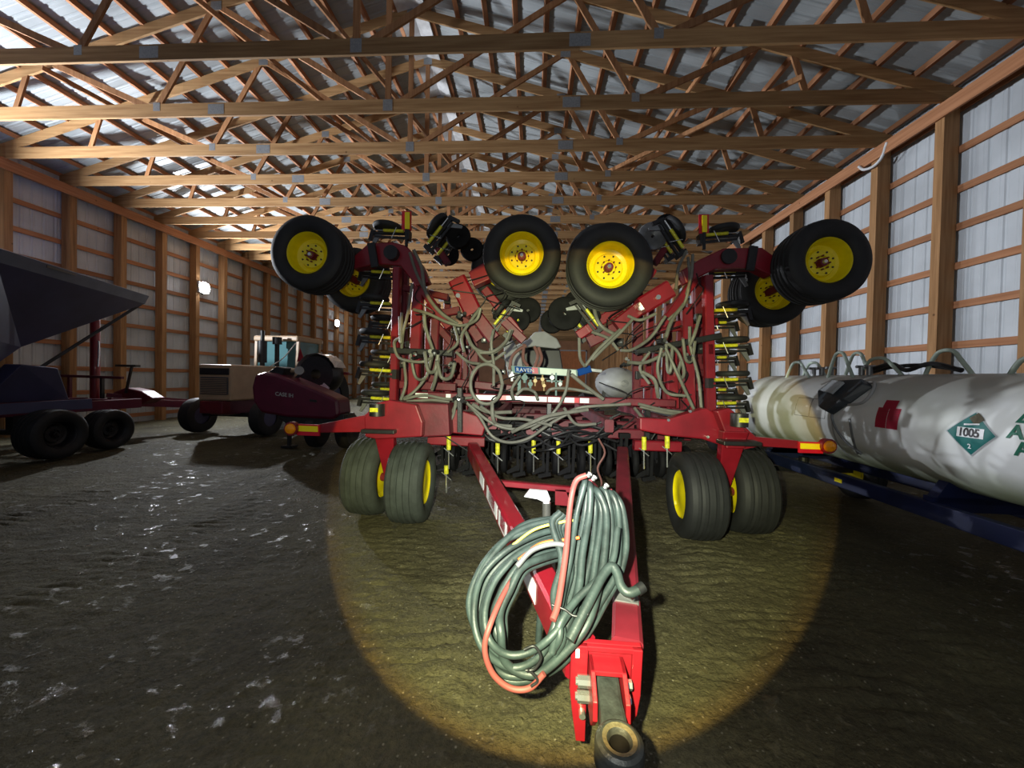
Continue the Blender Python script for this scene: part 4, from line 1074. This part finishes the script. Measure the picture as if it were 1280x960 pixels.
# ================================================================ AIR CART behind the seeder
ac_ = thing('air_cart', (.1, 8.8, 0), 'pale grey air cart with dark openings seen through the middle of the seeder', 'air cart')
Ya = 7.8
MB().prism([at(x, y, Ya) for x, y in ((640,434),(660,424),(668,415),(681,414),(696,423),(702,434),(695,436),(668,433),(645,437))], (0, 1.6, 0)).build('hopper_lid', 'white', ac_, bevel=.02)
MB().prism([at(x, y, Ya) for x, y in ((648,437),(700,437),(706,475),(640,475))], (0, 1.5, 0)).build('hopper', 'black', ac_, bevel=.02)
MB().prism([at(x, y, 7.4) for x, y in ((629,428),(642,425),(652,445),(655,466),(645,462),(636,474),(631,450))], (0, .25, 0)).build('fairing', 'greywhite', ac_, bevel=.02)
c = at(771, 479, 6.6); MB().sphere(c, .36, n=24, sc=(1, 1.3, .75)).build('tank_end', 'greywhite', ac_, smooth=True)
MB().cyl(c+V((.03, -.46, 0)), c+V((.03, -.44, 0)), .06, n=14).build('tank_port', 'steel', ac_, smooth=True)
MB().bar(at(758, 467, 6.4), at(754, 497, 6.4), .05, .05).bar(at(790, 466, 6.4), at(791, 500, 6.4), .05, .05).build('cart_uprights', 'black', ac_)
MB().bar(V((-1.2, 8.2, .8)), V((1.5, 8.2, .8)), .14, .16).bar(V((-1.2, 9.8, .8)), V((1.5, 9.8, .8)), .14, .16).bar(V((-1, 8, .85)), V((-1, 10, .85)), .1, .1).bar(V((1.2, 8, .85)), V((1.2, 10, .85)), .1, .1).build('cart_frame', 'dark_red', ac_)
P_ = [at(575, 425, 7.6), at(588, 425, 7.6), at(587, 455, 7.6), at(574, 453, 7.6)]
MB().prism(P_, (0, .15, 0)).build('red_cover', 'bright_red', ac_, bevel=.01)
MB().bar(at(581, 455, 7.65), at(581, 500, 7.65), .08, .08).build('cover_post', 'black', ac_)
for X in (-1.0, 1.3): MB().lathe([(.2, -.18), (.55, -.20), (.62, -.12), (.62, .12), (.55, .20), (.2, .18), (.03, .1), (.03, -.1)], (X, 9.2, .60), axis=0, n=32, close=True).build('cart_wheel', 'tyre', ac_, smooth=True)
MB().cyl((-1, 9.2, .6), (1.3, 9.2, .6), .06).build('cart_axle', 'black', ac_)
MB().bar((.1, 8.2, .8), (.1, 6.9, .7), .12, .12).build('cart_tongue', 'dark_red', ac_)

# ================================================================ GRAIN CART (left)
gcO = V((-8.4, 5.6, 0))
gk = thing('grain_cart', gcO, 'dark flared grain cart with pale rim standing against the left wall', 'grain cart')
# hopper: rim high, floor low
rim_pts = [V((-7.45, 3.6, 3.0)), V((-7.55, 5.0, 3.02)), V((-8.55, 8.0, 3.0)), V((-11.4, 8.0, 3.0)), V((-11.4, 3.6, 3.0))]
low = [V((-8.15, 3.8, 1.95)), V((-8.3, 5.5, 1.95)), V((-8.9, 6.2, 1.9)), V((-10.7, 6.2, 1.9)), V((-10.7, 3.8, 1.95))]
bot = [V((-8.9, 4.3, 1.0)), V((-8.9, 5.3, 1.0)), V((-9.2, 5.5, 1.0)), V((-10.2, 5.5, 1.0)), V((-10.2, 4.3, 1.0))]
mb = MB(); mb.add(rim_pts+low+bot, [(i,(i+1)%5,5+(i+1)%5,5+i) for i in range(5)]+[(5+i,5+(i+1)%5,10+(i+1)%5,10+i) for i in range(5)]+[(10,11,12,13,14)])
hp_ = mb.build('hopper', 'cart', gk)
sm = hp_.modifiers.new('wall', 'SOLIDIFY'); sm.thickness = .03
up_pts = [p+V((.10 if p.x > -9 else 0, 0, .17)) for p in rim_pts]
mb = MB(); mb.add(rim_pts+up_pts, [(i,(i+1)%5,5+(i+1)%5,5+i) for i in range(5)])
rm = mb.build('hopper_rim', 'cart_rim', gk); rm.modifiers.new('wall', 'SOLIDIFY').thickness = .03
mb = MB(); mb.prism([p+V((.012,0,0)) for p in (V((-7.62,5.6,3.11)), V((-7.78,6.1,3.11)), V((-7.78,6.1,3.15)), V((-7.62,5.6,3.15)))], (.01, 0, 0)); mb.build('rim_mark', 'black', gk)
BARg = lambda a, b, w, h, nm, m: MB().bar(a, b, w, h, bev=.005).build(nm, m, gk)
BARg(V((-8.6, 7.95, 2.98)), V((-9.2, 6.2, 1.15)), .05, .05, 'hopper_brace', 'black')
BARg(V((-8.3, 3.9, 1.9)), V((-8.9, 5.3, .8)), .08, .08, 'hopper_brace', 'black')
BARg(V((-8.9, 3.4, .80)), V((-8.9, 8.2, .80)), .14, .20, 'cart_frame', 'maroon'); BARg(V((-10.2, 3.4, .80)), V((-10.2, 8.2, .80)), .14, .20, 'cart_frame', 'maroon')
for Y in (4.2, 6.0, 8.1): BARg(V((-8.9, Y, .80)), V((-10.2, Y, .80)), .14, .16, 'cart_crossbeam', 'maroon')
BARg(V((-8.7, 5.6, .85)), V((-8.2, 6.7, .90)), .05, .18, 'side_rail', 'cart')
# tongue out to the tractor
BARg(V((-9.5, 8.1, .82)), V((-9.0, 10.2, .62)), .14, .18, 'cart_tongue', 'maroon')
BARg(V((-9.9, 8.4, .95)), V((-9.1, 10.1, .70)), .10, .10, 'tongue_brace', 'maroon')
mb = MB(); mb.cyl(V((-10.2, 8.4, .85)), V((-10.2, 8.4, 2.85)), .085, n=18); mb.build('auger_tube', 'red', gk, smooth=True)
MB().tube([V((-10.05, 8.35, 2.2)), V((-10.02, 8.33, 1.9)), V((-10.0, 8.3, 1.6))], .02).build('auger_cable', 'chrome', gk, smooth=True)
BARg(V((-11.0, 8.3, 1.38)), V((-9.4, 8.3, 1.36)), .06, .06, 'platform_rail', 'maroon'); BARg(V((-10.7, 8.3, 1.36)), V((-10.7, 8.3, .8)), .06, .06, 'platform_post', 'maroon'); BARg(V((-9.9, 8.3, 1.35)), V((-9.9, 8.3, .8)), .06, .06, 'platform_post', 'black')
MB().prism([(-10.0, 8.6, .75), (-9.3, 8.6, .72), (-9.0, 8.6, .88), (-9.3, 8.6, 1.05), (-9.7, 8.6, 1.12), (-10.0, 8.6, 1.0)], (0, .35, 0)).build('gearbox', 'dark_red', gk, bevel=.03)
MB().bar((-9.75, 8.5, 1.64), (-9.25, 8.5, 1.64), .12, .05).bar((-9.4, 8.5, 1.62), (-9.55, 8.5, 1.0), .04, .04).build('control_bracket', 'black', gk)
cw = wheel_proto('cart_wheel', 'tyre', D=.86, W=.42, dished=True, grooves=3)
for i, (X, Y, s) in enumerate(((-8.25, 4.6, 1), (-8.25, 6.15, 1), (-8.35, 7.1, .9), (-10.7, 4.8, 1), (-10.7, 6.3, 1))):
    o = cw if i == 0 else copy_tree(cw, gk); o.parent = gk; o.location = V((X, Y, .41*s))-gcO; o.rotation_euler = (0, 0, R(90)); o.scale = (s, s, s)
for Y in (4.6, 6.15): MB().cyl((-10.7, Y, .42), (-8.25, Y, .42), .05).box((-8.97, Y-.1, .42), (-8.83, Y+.1, .72)).box((-10.27, Y-.1, .42), (-10.13, Y+.1, .72)).build('cart_axle', 'black', gk)
for ch in list(cw.children):
    ch.data.materials[0] = M['black']
MB().box((-9.9, 4.2, .42), (-9.1, 5.4, 1.05)).build('sump_box', 'black', gk, bevel=.03)
MB().prism([(-8.75, 5.6, .95), (-8.45, 5.9, 1.6), (-8.6, 6.5, 1.55), (-8.9, 6.9, .95)], (-.4, .05, 0)).build('mud_guard', 'cart', gk, bevel=.02)

# ================================================================ TRACTOR
trO = V((-6.9, 10.4, 0))
tt = thing('tractor', trO, 'cream and black farm tractor with square cab and upright exhaust by the left wall', 'tractor')
ang = R(4)     # nose towards the camera, swung to the left
fw = V((-math.sin(ang), -math.cos(ang), 0)); sd_ = V((math.cos(ang), -math.sin(ang), 0))
T0 = at(268, 500, 8.75); T0.z = 0; T0 = T0 - fw*0
def Tp(f, s, z): return T0 - fw*f + sd_*s + V((0, 0, z))    # f back from the nose, s to our right
def tbox(f0, f1, s0, s1, z0, z1, nm, m, bev=.02, parent=tt, top=None):
    s0b, s1b, f0b = (s0, s1, f0) if top is None else top
    vs = [Tp(f0,s0,z0),Tp(f0,s1,z0),Tp(f1,s1,z0),Tp(f1,s0,z0),Tp(f0b,s0b,z1),Tp(f0b,s1b,z1),Tp(f1,s1b,z1),Tp(f1,s0b,z1)]
    return MB().add(vs, [(0,3,2,1),(4,5,6,7),(0,1,5,4),(1,2,6,5),(2,3,7,6),(3,0,4,7)]).build(nm, m, parent, bevel=bev)
hd_ = tbox(0, 2.1, -.44, .44, .85, 1.72, 'hood', 'cream', .04)
tbox(-.02, .02, -.37, .37, 1.0, 1.42, 'grille', 'tank_grille', .01, hd_)
mb = MB()
for k in range(9):
    vs = []
    z = 1.03+k*.042
    mb.prism([Tp(-.03,-.35,z),Tp(-.03,.35,z),Tp(-.03,.35,z+.012),Tp(-.03,-.35,z+.012)], fw*.01)
mb.build('grille_bars', 'cream', hd_)
tbox(-.02, .02, -.39, .39, 1.47, 1.63, 'hood_band', 'black', .01, hd_)
tbox(.1, 3.2, -.25, .25, .50, .86, 'chassis', 'maroon', .03)
tbox(-.10, .15, -.30, .30, .55, .84, 'front_weights', 'dark_red', .02)
tbox(.5, .7, -.85, .85, .42, .52, 'front_axle', 'black', .02)
# cab
cb = tbox(1.95, 3.05, -.66, .66, .95, 1.35, 'cab_base', 'cream', .03)
tbox(1.95, 3.15, -.70, .70, 2.46, 2.62, 'cab_roof', 'cream', .04)
for f, s in ((1.98,-.64),(1.98,.64),(3.0,-.64),(3.0,.64)):
    MB().bar(Tp(f, s, 1.3), Tp(f+(.06 if f < 2 else 0), s*1.03, 2.5), .07, .07).build('cab_pillar', 'cream', tt)
MB().add([Tp(1.99,-.61,1.36),Tp(1.99,.61,1.36),Tp(2.03,.61,2.46),Tp(2.03,-.61,2.46)], [(0,1,2,3)]).build('windscreen', 'glass', tt)
MB().add([Tp(2.02,.645,1.36),Tp(3.0,.645,1.36),Tp(3.0,.655,2.46),Tp(2.05,.655,2.46)], [(0,1,2,3)]).build('side_window', 'glass', tt)
MB().add([Tp(2.02,-.645,1.36),Tp(3.0,-.645,1.36),Tp(3.0,-.655,2.46),Tp(2.05,-.655,2.46)], [(0,1,2,3)]).build('side_window', 'glass', tt)
tbox(2.6, 3.0, -.25, .25, 1.35, 1.9, 'seat', 'black', .04)
ex = Tp(1.45, .02, 1.7)
MB().cyl(ex, ex+V((0,0,.12)), .06).cyl(ex+V((0,0,.12)), ex+V((0,0,.72)), .11, n=20).cyl(ex+V((0,0,.72)), ex+V((0,0,1.0)), .05).build('exhaust_stack', 'black', tt, smooth=True)
ex2 = Tp(1.75, .22, 1.7)
MB().cyl(ex2, ex2+V((0,0,.65)), .06).cyl(ex2+V((0,0,.65)), ex2+V((0,0,.85)), .12, n=18).build('air_intake', 'black', tt, smooth=True)
for s in (-.95, .95):
    for f, r, w in ((.5, .44, .15), (3.0, .85, .24)):
        c = Tp(f, s*(1 if f < 1 else 1.05), r-.01); d = sd_*w
        mb = MB(); n = 36; pr = [(r*.5, -w*.8), (r*.85, -w), (r*.97, -w*.85), (r, -w*.4), (r, w*.4), (r*.97, w*.85), (r*.85, w), (r*.5, w*.8)]
        for rr, h in pr:
            for j in range(n):
                t = 2*math.pi*j/n; mb.v.append(c+sd_*h+fw*(rr*math.cos(t))+V((0,0,rr*math.sin(t))))
        L = len(pr); mb.f = [(i*n+j, i*n+(j+1)%n, ((i+1)%L)*n+(j+1)%n, ((i+1)%L)*n+j) for i in range(L) for j in range(n)]
        w_ = mb.build('tractor_wheel', 'tyre', tt, smooth=True)
        MB().cyl(c-sd_*w*.6, c+sd_*w*.6, r*.52, n=28).build('rim', 'cart', w_, smooth=True)
tbox(2.5, 3.4, -1.15, -.68, 1.55, 1.70, 'mudguard', 'cream', .03); tbox(2.5, 3.4, .68, 1.15, 1.55, 1.70, 'mudguard', 'cream', .03)
MB().tube([Tp(1.2, .45, 1.7), Tp(1.5, .6, 1.95), Tp(1.9, .68, 2.4)], .015).build('hand_rail', 'chrome', tt, smooth=True)

# ================================================================ HARVEST HEADER (maroon)
hhO = V((-4.6, 7.8, 0))
hh_ = thing('mower_header', hhO, 'dark maroon rounded crop header with white lettering in front of the tractor', 'header')
Yh = 7.55
shape = [(318,468),(330,465),(345,467),(365,475),(390,485),(410,494),(422,500),(424,520),(415,525),(360,522),(325,516),(316,502),(314,484)]
sh2 = MB().prism([at(x, y, Yh) for x, y in shape], (0, .55, 0)).build('side_shield', 'maroon', hh_, bevel=.06)
c0 = at(344, 493, Yh-.006); c1 = at(370, 496, Yh-.006); uxx = (c1-c0).normalized()
mb = MB(); text_on(mb, 'CASE IH', .108, lambda u, v, w: c0+uxx*u+V((0, -.002-w, v-.02)), bold=.002); mb.build('brand_lettering', 'paper', sh2)
MB().prism([at(x, y, Yh-.004) for x, y in ((387,499),(396,500),(396,503),(387,502))], (0, -.004, 0)).build('shield_decal', 'black', sh2)
MB().prism([at(x, y, 7.6) for x, y in ((345,520),(430,518),(430,536),(360,532))], (0, .5, 0)).build('cutter_bar', 'black', hh_, bevel=.02)
for X in (-4.55, -3.9):
    MB().lathe([(.10, -.12), (.30, -.13), (.37, -.08), (.38, 0), (.37, .08), (.30, .13), (.10, .12), (.02, .08), (.02, -.08)], (X, 7.9, .36), axis=0, n=28, close=True).build('header_wheel', 'tyre', hh_, smooth=True)
MB().cyl((-4.75, 7.9, .36), (-3.8, 7.9, .36), .05).box((-4.3, 7.85, .36), (-4.2, 7.95, .62)).build('axle_beam', 'black', hh_)
p = at(362, 528, 7.8); MB().bar(p, V((p.x, 7.8, -.01)), .06, .06).box((p.x-.12, 7.7, -.02), (p.x+.12, 7.9, .02)).build('parking_stand', 'black', hh_)
MB().cyl(at(350, 463, 7.9), at(372, 463, 7.9), .045, n=16).build('tilt_cylinder', 'cream', hh_, smooth=True)
MB().cyl(at(374, 463, 7.75), at(374, 463, 7.9), .09, n=24).build('drive_pulley', 'greywhite', hh_, smooth=True)
MB().prism([at(x, y, 7.65) for x, y in ((332,467),(345,458),(356,460),(352,472))], (0, .4, 0)).build('gear_cover', 'black', hh_, bevel=.02)
MB().bar(at(362, 480, 7.9), at(380, 464, 7.9), .05, .05).build('lift_link', 'black', hh_)
# SMV triangle
c = at(374, 447, 9.6)
tv = MB().prism([at(371,452,9.6), at(380,450,9.6), at(375,435,9.6)], (0, .02, 0)).build('slow_vehicle_triangle', 'bright_red')
tag(tv, 'red slow vehicle triangle standing behind the maroon header', 'sign')
stn = MB().bar(at(376, 451, 9.62), V((at(376,451,9.62).x, 9.62, 0)), .03, .03).build('sign_stem', 'black', tv, origin=(0,0,0))
# wrapped black roll with foil
c = at(402, 468, 9.0)
ro = thing('wrapped_reel', (c.x, c.y, 0), 'black reel partly wrapped in shiny silver foil beyond the maroon header', 'reel')
MB().lathe([(.12, -.25), (.42, -.26), (.47, -.15), (.48, 0), (.47, .15), (.42, .26), (.12, .25)], c, axis=1, n=32, close=True).build('reel_drum', 'black', ro, smooth=True)
mb = MB()
nseg = 20
for j in range(nseg+1):
    t = R(20)+R(150)*j/nseg
    for k in range(7):
        r = .49+.03*noise.noise(V((j*.9, k*1.3, 2))); mb.v.append(c+V((r*math.cos(t), -.27+k*.09, r*math.sin(t))))
    
mb.f = [(j*7+k, j*7+k+1, (j+1)*7+k+1, (j+1)*7+k) for j in range(nseg) for k in range(6)]
mb.build('foil_wrap', 'foil', ro)
mb = MB()
for j in range(nseg+1):
    t = R(200)+R(120)*j/nseg
    for k in range(3):
        r = .30+.09*k+.03*noise.noise(V((j*.9, k*1.3, 7))); mb.v.append(c+V((r*math.cos(t), -.30-.03*noise.noise(V((j, k, 1))), r*math.sin(t))))
mb.f = [(j*3+k, j*3+k+1, (j+1)*3+k+1, (j+1)*3+k) for j in range(nseg) for k in range(2)]
mb.build('foil_wrap', 'foil', ro)
MB().bar(V((c.x, c.y, c.z-.4)), V((c.x, c.y, 0)), .10, .3).build('reel_stand', 'black', ro)
MB().bar(at(423,466,9.2), at(436,467,9.2), .07, .07).build('drive_arm', 'bright_red', ro)

# ================================================================ LIGHT
W = bpy.data.worlds.new('world'); S.world = W; W.use_nodes = True
W.node_tree.nodes['Background'].inputs[0].default_value = (.30, .34, .42, 1); W.node_tree.nodes['Background'].inputs[1].default_value = .44
# torch held beside the camera
loc = V((-.16, -.02, 1.62)); tgt = loc+V((.099, .963, -.252))
def torch(name, energy, size, blend, col, nodes=False):
    sp = bpy.data.lights.new(name, 'SPOT'); sp.energy = energy; sp.spot_size = R(size); sp.spot_blend = blend; sp.shadow_soft_size = .02; sp.color = col
    so = bpy.data.objects.new(name, sp); C.objects.link(so); so.location = loc
    so.rotation_euler = (tgt-loc).to_track_quat('-Z', 'Y').to_euler()
    if nodes:      # a hot white middle and the yellow fringe of an LED reflector
        sp.use_nodes = True; n = sp.node_tree.nodes; l = sp.node_tree.links; em = n['Emission']
        tc = n.new('ShaderNodeTexCoord'); sx = n.new('ShaderNodeSeparateXYZ'); l.new(tc.outputs['Normal'], sx.inputs[0])
        z = n.new('ShaderNodeMath'); z.operation = 'ABSOLUTE'; l.new(sx.outputs['Z'], z.inputs[0])
        ac = n.new('ShaderNodeMath'); ac.operation = 'ARCCOSINE'; l.new(z.outputs[0], ac.inputs[0])
        dv = n.new('ShaderNodeMath'); dv.operation = 'DIVIDE'; dv.inputs[1].default_value = R(size/2); l.new(ac.outputs[0], dv.inputs[0])
        rp = n.new('ShaderNodeValToRGB'); l.new(dv.outputs[0], rp.inputs[0]); e = rp.color_ramp.elements
        e[0].position = 0; e[0].color = (1, 1, .95, 1); e[1].position = 1; e[1].color = (.60, .36, .08, 1)
        for p, c in ((.35, (.85, .87, .70)), (.7, (.66, .68, .42)), (.92, (.62, .60, .27))):
            q = e.new(p); q.color = (*c, 1)
        l.new(rp.outputs[0], em.inputs['Color'])
torch('hand_torch', 1250, 63.8, .03, (1, 1, 1), True)
torch('torch_spill', 105, 150, .9, (1, .97, .85))
